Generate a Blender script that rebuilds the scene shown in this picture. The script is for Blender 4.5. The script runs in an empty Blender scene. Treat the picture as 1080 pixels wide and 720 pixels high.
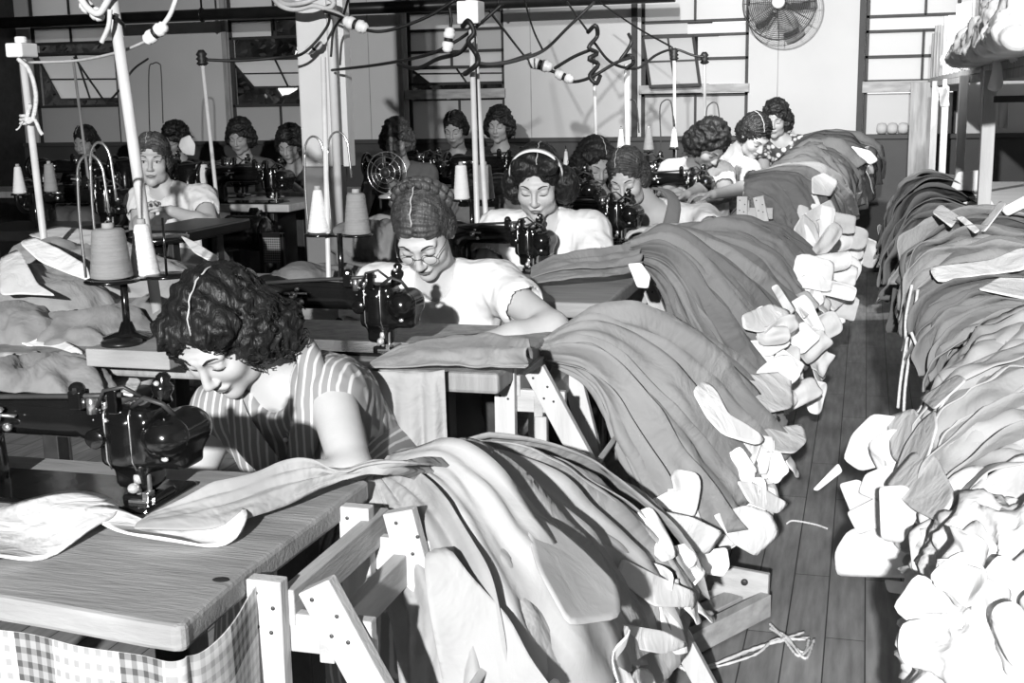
import bpy, bmesh, math, random
import numpy as np
from mathutils import Vector, Matrix, noise

random.seed(7)
SC = bpy.context.scene
COL = SC.collection
PI = math.pi

# ------------------------------------------------------------------ camera
F = 1300.0
CAM = Vector((0.0, 0.0, 1.32))
_y = Vector((375, 262, -F)).normalized()
_x = Vector((4510, -170, 1300)); _x = (_x - _x.dot(_y) * _y).normalized()
_z = _x.cross(_y).normalized()
C2W = Matrix((_x, _y, _z))            # rows: world axes expressed in camera axes

def ray(px, py):
    return C2W @ Vector((px - 540.0, 360.0 - py, -F))

def P(px, py, Y):
    d = ray(px, py)
    return CAM + d * (Y / d.y)

def P3(px, py, q):
    return P(px, py, q) if q > 0 else PZ(px, py, -q)

def PZ(px, py, z):
    d = ray(px, py)
    return CAM + d * ((z - CAM.z) / d.z)

cam_d = bpy.data.cameras.new('camera')
cam = bpy.data.objects.new('camera', cam_d)
COL.objects.link(cam)
cam.matrix_world = Matrix.Translation(CAM) @ C2W.to_4x4()
cam_d.sensor_width = 36.0
cam_d.lens = F / 1080.0 * 36.0
cam_d.clip_start = 0.05
SC.camera = cam

# ------------------------------------------------------------------ materials
def lin(s):
    s = s / 255.0
    return s / 12.92 if s <= 0.04045 else ((s + 0.055) / 1.055) ** 2.4

def newmat(name):
    m = bpy.data.materials.new(name); m.use_nodes = True
    nt = m.node_tree
    b = nt.nodes['Principled BSDF']
    return m, nt, b

def g4(v):
    return (v, v, v, 1)

def mat(name, g, rough=.75, var=.12, vscale=8, bump=0, bscale=60, spec=.3, metal=0, stretch=None, sheen=0):
    m, nt, b = newmat(name)
    b.inputs['Roughness'].default_value = rough
    b.inputs['Metallic'].default_value = metal
    b.inputs['Specular IOR Level'].default_value = spec
    if sheen: b.inputs['Sheen Weight'].default_value = sheen
    tc = nt.nodes.new('ShaderNodeTexCoord')
    mp = nt.nodes.new('ShaderNodeMapping')
    if stretch: mp.inputs['Scale'].default_value = stretch
    nt.links.new(tc.outputs['Object'], mp.inputs['Vector'])
    n = nt.nodes.new('ShaderNodeTexNoise'); n.inputs['Scale'].default_value = vscale
    n.inputs['Detail'].default_value = 5
    nt.links.new(mp.outputs[0], n.inputs['Vector'])
    r = nt.nodes.new('ShaderNodeValToRGB')
    r.color_ramp.elements[0].position = .3; r.color_ramp.elements[1].position = .7
    r.color_ramp.elements[0].color = g4(g * (1 - var)); r.color_ramp.elements[1].color = g4(min(1, g * (1 + var)))
    nt.links.new(n.outputs['Fac'], r.inputs['Fac'])
    nt.links.new(r.outputs[0], b.inputs['Base Color'])
    if bump:
        n2 = nt.nodes.new('ShaderNodeTexNoise'); n2.inputs['Scale'].default_value = bscale
        n2.inputs['Detail'].default_value = 4; n2.inputs['Distortion'].default_value = .5
        nt.links.new(mp.outputs[0], n2.inputs['Vector'])
        bp = nt.nodes.new('ShaderNodeBump'); bp.inputs['Strength'].default_value = bump
        bp.inputs['Distance'].default_value = .03 if bscale < 15 else .01
        nt.links.new(n2.outputs['Fac'], bp.inputs['Height'])
        nt.links.new(bp.outputs[0], b.inputs['Normal'])
    return m

M = {}
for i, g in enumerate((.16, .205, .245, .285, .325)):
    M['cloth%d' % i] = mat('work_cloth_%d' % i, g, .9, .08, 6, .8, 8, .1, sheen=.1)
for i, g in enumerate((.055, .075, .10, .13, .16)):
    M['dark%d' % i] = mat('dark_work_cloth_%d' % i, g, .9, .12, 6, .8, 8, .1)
for i, g in enumerate((.58, .82, .82)):
    M['white%d' % i] = mat('white_lining_%d' % i, g, .9, .05, 9, .5, 10, .1)
M['pale'] = mat('pale_cloth', .40, .9, .06, 8, .3, 16, .1)
M['blouse'] = mat('white_blouse', .66, .85, .05, 10, .4, 22, .15)
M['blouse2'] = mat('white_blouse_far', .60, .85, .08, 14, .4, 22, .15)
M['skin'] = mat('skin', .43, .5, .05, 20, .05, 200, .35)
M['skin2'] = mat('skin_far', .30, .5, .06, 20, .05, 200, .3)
M['lip'] = mat('lips', .16, .4, .05, 20, 0, 60, .4)
M['hair'] = mat('dark_hair', .012, .45, .5, 60, .6, 120, .3, stretch=(1, 1, .25))
M['hair_l'] = mat('brown_hair', .055, .45, .6, 60, .6, 120, .35, stretch=(1, 1, .25))
M['scalp'] = mat('parting', .45, .6, .05, 20)
M['iron'] = mat('black_enamel', .006, .16, .3, 8, .05, 30, .7)
M['steel'] = mat('bright_steel', .55, .25, .1, 20, 0, 60, .6, metal=.9)
M['chrome'] = mat('polished_screw', .8, .2, .05, 20, 0, 60, .6, metal=.6)
M['dull'] = mat('dull_iron', .03, .5, .3, 20, .1, 60, .4)
M['wire'] = mat('black_cord', .012, .5, .2, 20)
M['wire_w'] = mat('white_cord', .5, .6, .1, 30, .2, 80)
M['ceramic'] = mat('white_ceramic', .72, .3, .05, 20, 0, 60, .5)
M['pole'] = mat('painted_pole', .50, .4, .12, 12, .05, 40, .4)
M['box_w'] = mat('white_box', .70, .6, .05, 12)
M['colw'] = mat('white_paint', .60, .6, .06, 4, .1, 30)
M['colg'] = mat('grey_paint', .17, .6, .08, 4, .1, 30)
M['cone_w'] = mat('white_thread', .72, .8, .04, 30, .5, 150, .1, stretch=(.2, .2, 6))
M['cone_g'] = mat('grey_thread', .25, .55, .10, 30, .5, 150, .4, stretch=(.2, .2, 6))
M['wain'] = mat('dark_wainscot', .045, .6, .15, 3, .1, 30)
M['plaster'] = mat('plaster', .46, .85, .07, 1.3, .1, 18, .15)
M['frame'] = mat('window_iron', .03, .6, .2, 10)
M['sill'] = mat('window_sill', .30, .7, .25, 9, .2, 20, stretch=(1, 1, 4))
M['gap'] = mat('recess_dark', .02, .9)
M['foliage'] = mat('leaves', .03, .7, .6, 3)
M['foliage_b'] = mat('bright_leaves', .25, .5, .3, 3)
M['rope'] = mat('rope', .55, .9, .15, 80, .5, 120)
M['hairband'] = mat('hairband', .75, .6)
M['button'] = mat('button', .75, .4)
M['glasses'] = mat('spectacle_wire', .12, .3, .1, 10, metal=.7)
M['shoe'] = mat('shoe', .02, .4)
M['skirt'] = mat('skirt', .12, .9, .2, 10, .3, 20)
M['darkdress'] = mat('dark_dress', .025, .9, .2, 10, .3, 20)
M['greydress'] = mat('grey_dress', .10, .9, .2, 10, .3, 20)
M['cardboard'] = mat('drawer_wood', .28, .7, .2, 6, .15, 30, stretch=(1, 6, 6))
M['blackpaint'] = mat('black_paint', .012, .35, .3, 10)

def wood(name, g, stretch=(1, 14, 14), contrast=.35, scale=5, rough=.6):
    m = mat(name, g, rough, contrast, scale, .18, 18, .25, stretch=stretch)
    return m
M['tabletop'] = wood('table_wood', .27, (1.2, 9, 9), .22, 3)
M['woodx'] = wood('pale_wood_x', .42, (1.5, 12, 12), .16, 3)
M['woody'] = wood('pale_wood_y', .36, (12, 1.5, 12), .25, 3)
M['woodz'] = wood('pale_wood_z', .46, (12, 12, 1.5), .14, 3)
M['greywood'] = wood('grey_wood', .26, (12, 12, 1.5), .3, 3)

def frosted(name, g, trans=.5):
    m, nt, b = newmat(name)
    out = nt.nodes['Material Output']
    b.inputs['Base Color'].default_value = g4(g); b.inputs['Roughness'].default_value = .45
    t = nt.nodes.new('ShaderNodeBsdfTranslucent'); t.inputs['Color'].default_value = g4(g)
    mx = nt.nodes.new('ShaderNodeMixShader'); mx.inputs[0].default_value = trans
    n = nt.nodes.new('ShaderNodeTexNoise'); n.inputs['Scale'].default_value = 3
    nt.links.new(b.outputs[0], mx.inputs[1]); nt.links.new(t.outputs[0], mx.inputs[2])
    nt.links.new(mx.outputs[0], out.inputs['Surface'])
    return m
M['frost'] = frosted('frosted_glass', .66, .5)
M['frost_b'] = frosted('bright_frosted_glass', .85, .6)
M['frost_d'] = frosted('painted_glass', .42, .25)

def stripe_mat():
    m, nt, b = newmat('striped_dress_cloth')
    b.inputs['Roughness'].default_value = .9
    tc = nt.nodes.new('ShaderNodeTexCoord')
    w = nt.nodes.new('ShaderNodeTexWave'); w.wave_type = 'BANDS'; w.bands_direction = 'X'
    w.inputs['Scale'].default_value = 19; w.inputs['Distortion'].default_value = 1.2
    w.inputs['Detail'].default_value = 2
    nt.links.new(tc.outputs['Object'], w.inputs['Vector'])
    r = nt.nodes.new('ShaderNodeValToRGB')
    r.color_ramp.elements[0].color = g4(.22); r.color_ramp.elements[1].color = g4(.50)
    r.color_ramp.elements[0].position = .70; r.color_ramp.elements[1].position = .92
    nt.links.new(w.outputs['Fac'], r.inputs['Fac']); nt.links.new(r.outputs[0], b.inputs['Base Color'])
    return m
M['stripe'] = stripe_mat()

def plaid_mat():
    m, nt, b = newmat('plaid_cloth')
    b.inputs['Roughness'].default_value = .9
    tc = nt.nodes.new('ShaderNodeTexCoord')
    sx = nt.nodes.new('ShaderNodeSeparateXYZ'); nt.links.new(tc.outputs['UV'], sx.inputs[0])
    def band(sock, period, lo, hi):
        a = nt.nodes.new('ShaderNodeMath'); a.operation = 'MULTIPLY'; a.inputs[1].default_value = period
        nt.links.new(sock, a.inputs[0])
        f = nt.nodes.new('ShaderNodeMath'); f.operation = 'FRACT'; nt.links.new(a.outputs[0], f.inputs[0])
        g = nt.nodes.new('ShaderNodeMath'); g.operation = 'GREATER_THAN'; g.inputs[1].default_value = lo
        l = nt.nodes.new('ShaderNodeMath'); l.operation = 'LESS_THAN'; l.inputs[1].default_value = hi
        nt.links.new(f.outputs[0], g.inputs[0]); nt.links.new(f.outputs[0], l.inputs[0])
        o = nt.nodes.new('ShaderNodeMath'); o.operation = 'MULTIPLY'
        nt.links.new(g.outputs[0], o.inputs[0]); nt.links.new(l.outputs[0], o.inputs[1])
        return o.outputs[0]
    terms = [(sx.outputs[0], 3, 0, .38, .22), (sx.outputs[0], 30, 0, .45, .12), (sx.outputs[1], 3, 0, .4, .22),
             (sx.outputs[1], 26, 0, .45, .12)]
    tot = None
    for s, p, lo, hi, k in terms:
        o = band(s, p, lo, hi)
        k_ = nt.nodes.new('ShaderNodeMath'); k_.operation = 'MULTIPLY'; k_.inputs[1].default_value = k
        nt.links.new(o, k_.inputs[0])
        if tot is None: tot = k_.outputs[0]
        else:
            s2 = nt.nodes.new('ShaderNodeMath'); s2.operation = 'ADD'
            nt.links.new(tot, s2.inputs[0]); nt.links.new(k_.outputs[0], s2.inputs[1]); tot = s2.outputs[0]
    r = nt.nodes.new('ShaderNodeValToRGB')
    r.color_ramp.elements[0].color = g4(.62); r.color_ramp.elements[1].color = g4(.06)
    r.color_ramp.elements[1].position = .68; r.color_ramp.elements.new(.35).color = g4(.36)
    nt.links.new(tot, r.inputs['Fac']); nt.links.new(r.outputs[0], b.inputs['Base Color'])
    return m
M['plaid'] = plaid_mat()

def print_mat():
    m, nt, b = newmat('printed_blouse_cloth')
    b.inputs['Roughness'].default_value = .9
    tc = nt.nodes.new('ShaderNodeTexCoord')
    v = nt.nodes.new('ShaderNodeTexVoronoi'); v.inputs['Scale'].default_value = 26
    nt.links.new(tc.outputs['Object'], v.inputs['Vector'])
    r = nt.nodes.new('ShaderNodeValToRGB')
    r.color_ramp.elements[0].color = g4(.5); r.color_ramp.elements[1].color = g4(.04)
    r.color_ramp.elements[0].position = .3; r.color_ramp.elements[1].position = .5
    nt.links.new(v.outputs['Distance'], r.inputs['Fac']); nt.links.new(r.outputs[0], b.inputs['Base Color'])
    return m
M['print'] = print_mat()

def mesh_mat():
    m, nt, b = newmat('woven_cane')
    tc = nt.nodes.new('ShaderNodeTexCoord')
    br = nt.nodes.new('ShaderNodeTexBrick'); br.inputs['Scale'].default_value = 40
    br.offset = 0; br.inputs['Color1'].default_value = g4(.03); br.inputs['Color2'].default_value = g4(.03)
    br.inputs['Mortar'].default_value = g4(.3); br.inputs['Mortar Size'].default_value = .06
    br.inputs['Brick Width'].default_value = .5; br.inputs['Row Height'].default_value = .5
    mp = nt.nodes.new('ShaderNodeMapping'); mp.inputs['Rotation'].default_value = (PI/2, 0, 0)
    nt.links.new(tc.outputs['Object'], mp.inputs['Vector']); nt.links.new(mp.outputs[0], br.inputs['Vector'])
    nt.links.new(br.outputs[0], b.inputs['Base Color'])
    return m
M['mesh'] = mesh_mat()

def floor_mat():
    m, nt, b = newmat('floor_boards')
    b.inputs['Roughness'].default_value = .55
    b.inputs['Specular IOR Level'].default_value = .3
    tc = nt.nodes.new('ShaderNodeTexCoord')
    mp = nt.nodes.new('ShaderNodeMapping'); mp.inputs['Rotation'].default_value = (0, 0, PI/2)
    nt.links.new(tc.outputs['Object'], mp.inputs['Vector'])
    br = nt.nodes.new('ShaderNodeTexBrick'); br.offset = .37; br.inputs['Scale'].default_value = 1
    br.inputs['Brick Width'].default_value = 1.1; br.inputs['Row Height'].default_value = .095
    br.inputs['Mortar Size'].default_value = .0018; br.inputs['Mortar Smooth'].default_value = .2
    br.inputs['Color1'].default_value = g4(.24); br.inputs['Color2'].default_value = g4(.33)
    br.inputs['Mortar'].default_value = g4(.045)
    nt.links.new(mp.outputs[0], br.inputs['Vector'])
    mp2 = nt.nodes.new('ShaderNodeMapping'); mp2.inputs['Scale'].default_value = (14, 1.5, 1)
    nt.links.new(tc.outputs['Object'], mp2.inputs['Vector'])
    n = nt.nodes.new('ShaderNodeTexNoise'); n.inputs['Scale'].default_value = 4; n.inputs['Detail'].default_value = 6
    nt.links.new(mp2.outputs[0], n.inputs['Vector'])
    n3 = nt.nodes.new('ShaderNodeTexNoise'); n3.inputs['Scale'].default_value = 2.5; n3.inputs['Detail'].default_value = 5
    nt.links.new(tc.outputs['Object'], n3.inputs['Vector'])
    r = nt.nodes.new('ShaderNodeValToRGB'); r.color_ramp.elements[0].position = .25; r.color_ramp.elements[1].position = .75
    r.color_ramp.elements[0].color = g4(.62); r.color_ramp.elements[1].color = g4(1.15)
    nt.links.new(n.outputs['Fac'], r.inputs['Fac'])
    r3 = nt.nodes.new('ShaderNodeValToRGB'); r3.color_ramp.elements[0].position = .3; r3.color_ramp.elements[1].position = .7
    r3.color_ramp.elements[0].color = g4(.7); r3.color_ramp.elements[1].color = g4(1.1)
    nt.links.new(n3.outputs['Fac'], r3.inputs['Fac'])
    mx = nt.nodes.new('ShaderNodeMix'); mx.data_type = 'RGBA'; mx.blend_type = 'MULTIPLY'; mx.inputs[0].default_value = 1
    nt.links.new(br.outputs[0], mx.inputs[6]); nt.links.new(r.outputs[0], mx.inputs[7])
    mx2 = nt.nodes.new('ShaderNodeMix'); mx2.data_type = 'RGBA'; mx2.blend_type = 'MULTIPLY'; mx2.inputs[0].default_value = 1
    nt.links.new(mx.outputs[2], mx2.inputs[6]); nt.links.new(r3.outputs[0], mx2.inputs[7])
    nt.links.new(mx2.outputs[2], b.inputs['Base Color'])
    return m
M['floor'] = floor_mat()

# ------------------------------------------------------------------ mesh kit
class MB:
    def __init__(s):
        s.v = []; s.f = []; s.uv = None
    def add(s, vs, fs):
        o = len(s.v); s.v += [tuple(p) for p in vs]; s.f += [tuple(i + o for i in f) for f in fs]
        return s
    def box(s, lo, hi, R=None, c=None):
        x0, y0, z0 = lo; x1, y1, z1 = hi
        vs = [Vector(p) for p in ((x0,y0,z0),(x1,y0,z0),(x1,y1,z0),(x0,y1,z0),(x0,y0,z1),(x1,y0,z1),(x1,y1,z1),(x0,y1,z1))]
        if R is not None:
            c = Vector(c); vs = [R @ (p - c) + c for p in vs]
        return s.add(vs, ((0,3,2,1),(4,5,6,7),(0,1,5,4),(1,2,6,5),(2,3,7,6),(3,0,4,7)))
    def beam(s, a, b, w, t, up=(0, 0, 1)):
        a = Vector(a); b = Vector(b); d = (b - a).normalized(); u = Vector(up)
        n = d.cross(u)
        if n.length < 1e-4: n = d.cross(Vector((0, 1, 0)))
        n.normalize(); u = n.cross(d).normalized()
        vs = []
        for p in (a, b):
            for i, j in ((-1,-1),(1,-1),(1,1),(-1,1)):
                vs.append(p + n * (w/2*i) + u * (t/2*j))
        return s.add(vs, ((0,1,2,3),(7,6,5,4),(0,4,5,1),(1,5,6,2),(2,6,7,3),(3,7,4,0)))
    def cyl(s, a, b, r0, r1=None, n=16):
        return s.tube([a, b], [r0, r0 if r1 is None else r1], n)
    def tube(s, pts, r, n=8, cap=True, closed=False):
        pts = [Vector(p) for p in pts]
        if not hasattr(r, '__len__'): r = [r] * len(pts)
        m = len(pts); rings = []
        t0 = (pts[1] - pts[0]).normalized()
        u = t0.orthogonal().normalized()
        for i, p in enumerate(pts):
            if closed: t = pts[(i+1) % m] - pts[i-1]
            elif i == 0: t = pts[1] - pts[0]
            elif i == m - 1: t = pts[-1] - pts[-2]
            else: t = pts[i+1] - pts[i-1]
            if t.length < 1e-9: t = t0
            t.normalize()
            u = (u - u.dot(t) * t)
            if u.length < 1e-6: u = t.orthogonal()
            u.normalize(); w = t.cross(u)
            rings.append([p + (u * math.cos(2*PI*k/n) + w * math.sin(2*PI*k/n)) * r[i] for k in range(n)])
        vs = [q for rg in rings for q in rg]; fs = []
        for i in range(m if closed else m - 1):
            a = i * n; b = ((i + 1) % m) * n
            for k in range(n):
                k2 = (k + 1) % n; fs.append((a+k, a+k2, b+k2, b+k))
        if cap and not closed:
            fs.append(tuple(range(n))[::-1]); fs.append(tuple(range((m-1)*n, m*n)))
        return s.add(vs, fs)
    def lathe(s, prof, o=(0,0,0), n=24, ax=(0,0,1)):
        o = Vector(o); ax = Vector(ax).normalized()
        q = Vector((0,0,1)).rotation_difference(ax).to_matrix()
        vs = []; fs = []
        for (r, z) in prof:
            for k in range(n):
                vs.append(o + q @ Vector((r*math.cos(2*PI*k/n), r*math.sin(2*PI*k/n), z)))
        for i in range(len(prof)-1):
            for k in range(n):
                k2 = (k+1) % n; fs.append((i*n+k, i*n+k2, (i+1)*n+k2, (i+1)*n+k))
        fs.append(tuple(range(n))[::-1]); fs.append(tuple(range((len(prof)-1)*n, len(prof)*n)))
        return s.add(vs, fs)
    def ball(s, c, r, n=12, m=8):
        if not hasattr(r, '__len__'): r = (r, r, r)
        c = Vector(c); vs = []; fs = []
        for i in range(1, m):
            th = PI*i/m
            for k in range(n):
                ph = 2*PI*k/n
                vs.append(c + Vector((r[0]*math.sin(th)*math.cos(ph), r[1]*math.sin(th)*math.sin(ph), r[2]*math.cos(th))))
        vs.append(c + Vector((0,0,r[2]))); vs.append(c - Vector((0,0,r[2])))
        T = len(vs)-2; B = T+1
        for i in range(m-2):
            for k in range(n):
                k2 = (k+1) % n; fs.append((i*n+k, (i+1)*n+k, (i+1)*n+k2, i*n+k2))
        for k in range(n):
            k2 = (k+1) % n; fs.append((T, k, k2)); fs.append((B, (m-2)*n+k2, (m-2)*n+k))
        return s.add(vs, fs)

def tag(o, label, cat, group=None, kind=None):
    o['label'] = label; o['category'] = cat
    if group: o['group'] = group
    if kind: o['kind'] = kind
    return o

def obj(name, mb, m, parent=None, smooth=False, bevel=0, solid=0, local=False, origin=None, sub=0):
    """link ONE mesh object; vertices are world coordinates unless local"""
    off = Vector((0, 0, 0))
    if parent is not None and not local:
        q = parent
        while q is not None:
            off += q.location; q = q.parent
    o_ = Vector(origin) if origin is not None else None
    if parent is None and o_ is None and not local and mb.v:
        a = np.array(mb.v); lo = a.min(0); hi = a.max(0)
        o_ = Vector(((lo[0]+hi[0])/2, (lo[1]+hi[1])/2, lo[2]))
    if o_ is not None and parent is None: off = o_
    me = bpy.data.meshes.new(name)
    me.from_pydata([(x-off.x, y-off.y, z-off.z) for x, y, z in mb.v], [], mb.f)
    me.materials.append(m)
    if mb.uv:
        ul = me.uv_layers.new(name='UVMap')
        for lp in me.loops: ul.data[lp.index].uv = mb.uv[lp.vertex_index]
    me.update()
    if smooth:
        me.shade_smooth()
    o = bpy.data.objects.new(name, me); COL.objects.link(o)
    if o_ is not None and parent is None: o.location = o_
    if parent is not None: o.parent = parent
    if solid:
        md = o.modifiers.new('solid', 'SOLIDIFY'); md.thickness = solid; md.offset = 0
    if bevel:
        md = o.modifiers.new('bevel', 'BEVEL'); md.width = bevel; md.segments = 2; md.limit_method = 'ANGLE'
    if sub:
        md = o.modifiers.new('sub', 'SUBSURF'); md.levels = sub; md.render_levels = sub
    return o

def thing(name, label, cat, loc=(0, 0, 0), group=None):
    o = bpy.data.objects.new(name, None); COL.objects.link(o)
    o.location = loc; o.empty_display_size = .1
    tag(o, label, cat, group)
    return o

def struct(name, mb, m, parent=None, **k):
    o = obj(name, mb, m, parent, **k)
    if parent is None: o['kind'] = 'structure'
    return o

def dup(root, loc, label, group=None, rotz=None, scale=None):
    r = root.copy(); COL.objects.link(r); r.location = loc; r['label'] = label
    if group: r['group'] = group
    if rotz is not None: r.rotation_euler = (0, 0, rotz)
    if scale is not None: r.scale = (scale,)*3
    for ch in list(root.children):
        c = ch.copy(); COL.objects.link(c); c.parent = r
        for gch in list(ch.children):
            d = gch.copy(); COL.objects.link(d); d.parent = c
    return r

def spline(pts, n):
    """Catmull-Rom through pts, n samples"""
    A = np.array([tuple(p) for p in pts], float); m = len(A)
    E = np.vstack([2*A[0]-A[1], A, 2*A[-1]-A[-2]])
    out = []
    for i in range(n):
        t = i/(n-1)*(m-1); k = min(int(t), m-2); u = t-k
        p0, p1, p2, p3 = E[k], E[k+1], E[k+2], E[k+3]
        out.append(.5*((2*p1)+(-p0+p2)*u+(2*p0-5*p1+4*p2-p3)*u*u+(-p0+3*p1-3*p2+p3)*u**3))
    return [Vector(o) for o in out]

# ------------------------------------------------------------------ signed-distance modelling
class SDF:
    def __init__(s, lo, hi, h):
        s.lo = np.array(lo, float); s.h = h
        s.n = np.maximum(np.ceil((np.array(hi)-s.lo)/h).astype(int)+1, 4)
        s.F = np.full(tuple(s.n), .25, np.float32)
    def _sl(s, lo, hi):
        a = np.clip(np.floor((np.array(lo)-s.lo)/s.h).astype(int), 0, s.n-1)
        b = np.clip(np.ceil((np.array(hi)-s.lo)/s.h).astype(int)+1, 1, s.n)
        if np.any(b <= a): return None
        sl = tuple(slice(a[i], b[i]) for i in range(3))
        g = np.meshgrid(*[s.lo[i]+s.h*np.arange(a[i], b[i]) for i in range(3)], indexing='ij')
        return sl, g
    def _mix(s, sl, d, k, sub):
        A = s.F[sl]
        if sub: A = -A
        if k > 0:
            hh = np.maximum(k-np.abs(A-d), 0)/k
            R = np.minimum(A, d)-hh*hh*k*.25
        else: R = np.minimum(A, d)
        s.F[sl] = -R if sub else R
    def cap(s, a, b, ra, rb=None, k=.02, sub=False):
        rb = ra if rb is None else rb
        a = np.array(tuple(a), float); b = np.array(tuple(b), float); m = max(ra, rb)+k+s.h*3
        q = s._sl(np.minimum(a, b)-m, np.maximum(a, b)+m)
        if q is None: return s
        sl, g = q; ba = b-a; L = max(ba.dot(ba), 1e-12)
        t = np.clip(((g[0]-a[0])*ba[0]+(g[1]-a[1])*ba[1]+(g[2]-a[2])*ba[2])/L, 0, 1)
        d = np.sqrt((g[0]-a[0]-t*ba[0])**2+(g[1]-a[1]-t*ba[1])**2+(g[2]-a[2]-t*ba[2])**2)-(ra+(rb-ra)*t)
        s._mix(sl, d.astype(np.float32), k, sub); return s
    def ell(s, c, r, k=.02, R=None, sub=False):
        c = np.array(tuple(c), float); r = np.array(r, float); m = r.max()+k+s.h*3
        q = s._sl(c-m, c+m)
        if q is None: return s
        sl, g = q; p = [g[i]-c[i] for i in range(3)]
        if R is not None:
            Rt = np.array(R.transposed())
            p = [Rt[i][0]*p[0]+Rt[i][1]*p[1]+Rt[i][2]*p[2] for i in range(3)]
        k0 = np.sqrt(sum((p[i]/r[i])**2 for i in range(3)))
        k1 = np.sqrt(sum((p[i]/r[i]**2)**2 for i in range(3)))+1e-9
        d = k0*(k0-1)/k1
        s._mix(sl, d.astype(np.float32), k, sub); return s
    def rbox(s, c, hf, r=.01, k=.01):
        c = np.array(c, float); hf = np.array(hf, float); m = k+s.h*3
        q = s._sl(c-hf-m, c+hf+m)
        if q is None: return s
        sl, g = q; p = [np.abs(g[i]-c[i])-(hf[i]-r) for i in range(3)]
        d = np.sqrt(sum(np.maximum(v, 0)**2 for v in p))+np.minimum(np.maximum(np.maximum(p[0], p[1]), p[2]), 0)-r
        s._mix(sl, d.astype(np.float32), k, False); return s
    def plane(s, p, n, k=.004):
        """cut away the side the normal points to"""
        p = np.array(tuple(p)); n = np.array(tuple(n)); n = n/np.linalg.norm(n)
        g = np.meshgrid(*[s.lo[i]+s.h*np.arange(s.n[i]) for i in range(3)], indexing='ij')
        d = -((g[0]-p[0])*n[0]+(g[1]-p[1])*n[1]+(g[2]-p[2])*n[2])
        s._mix(tuple(slice(0, x) for x in s.n), d.astype(np.float32), k, True); return s
    def mesh(s):
        Fd = s.F; ins = Fd < 0
        nx, ny, nz = Fd.shape
        cnt = np.zeros((nx-1, ny-1, nz-1), int)
        for i in (0, 1):
            for j in (0, 1):
                for k in (0, 1):
                    cnt += ins[i:nx-1+i, j:ny-1+j, k:nz-1+k]
        act = (cnt > 0) & (cnt < 8)
        idx = -np.ones(act.shape, int); cells = np.argwhere(act); idx[act] = np.arange(len(cells))
        acc = np.zeros((len(cells), 3)); num = np.zeros(len(cells))
        for ax in range(3):
            for o1 in (0, 1):
                for o2 in (0, 1):
                    oth = [q for q in range(3) if q != ax]
                    off0 = np.zeros(3, int); off0[oth[0]] = o1; off0[oth[1]] = o2
                    off1 = off0.copy(); off1[ax] = 1
                    A = Fd[tuple((cells+off0).T)]; B = Fd[tuple((cells+off1).T)]
                    m = (A < 0) != (B < 0)
                    t = np.where(m, A/(A-B+1e-12), 0)
                    p = np.tile(off0.astype(float), (len(cells), 1)); p[:, ax] += t
                    acc[m] += p[m]; num[m] += 1
        V = s.lo+s.h*(cells+acc/num[:, None])
        faces = []
        for ax in range(3):
            oth = [q for q in range(3) if q != ax]
            sl0 = [slice(1, -1)]*3; sl1 = [slice(1, -1)]*3
            sl0[ax] = slice(0, -1); sl1[ax] = slice(1, None)
            a = ins[tuple(sl0)]; b = ins[tuple(sl1)]
            E = np.argwhere(a != b)
            if len(E) == 0: continue
            flip = a[tuple(E.T)]
            base = E.copy()
            for q in oth: base[:, q] += 1
            e1 = np.zeros(3, int); e1[oth[0]] = 1; e2 = np.zeros(3, int); e2[oth[1]] = 1
            i0 = idx[tuple((base-e1-e2).T)]; i1 = idx[tuple((base-e2).T)]
            i2 = idx[tuple(base.T)]; i3 = idx[tuple((base-e1).T)]
            if ax == 1: flip = ~flip
            qd = np.stack([i0, i1, i2, i3], 1); qd[~flip] = qd[~flip][:, ::-1]
            faces.append(qd)
        Fc = np.vstack(faces); Fc = Fc[(Fc >= 0).all(1)]
        return V, Fc

def relax(V, Fc, it=1):
    n = len(V)
    for _ in range(it):
        S = np.zeros_like(V); C = np.zeros(n)
        for a in range(4):
            b = (a+1) % 4
            np.add.at(S, Fc[:, a], V[Fc[:, b]]); np.add.at(C, Fc[:, a], 1)
            np.add.at(S, Fc[:, b], V[Fc[:, a]]); np.add.at(C, Fc[:, b], 1)
        V = .5*V+.5*S/np.maximum(C, 1)[:, None]
    return V

def vnormals(V, Fc):
    d1 = V[Fc[:, 2]]-V[Fc[:, 0]]; d2 = V[Fc[:, 3]]-V[Fc[:, 1]]
    n = np.cross(d1, d2); N = np.zeros_like(V)
    for a in range(4): np.add.at(N, Fc[:, a], n)
    return N/(np.linalg.norm(N, axis=1, keepdims=True)+1e-12)

def np_noise(V, scale, seed=0):
    s = Vector((seed*7.3, seed*3.1, seed*1.7))
    return np.array([noise.noise(Vector(p)*scale+s) for p in V])
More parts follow.
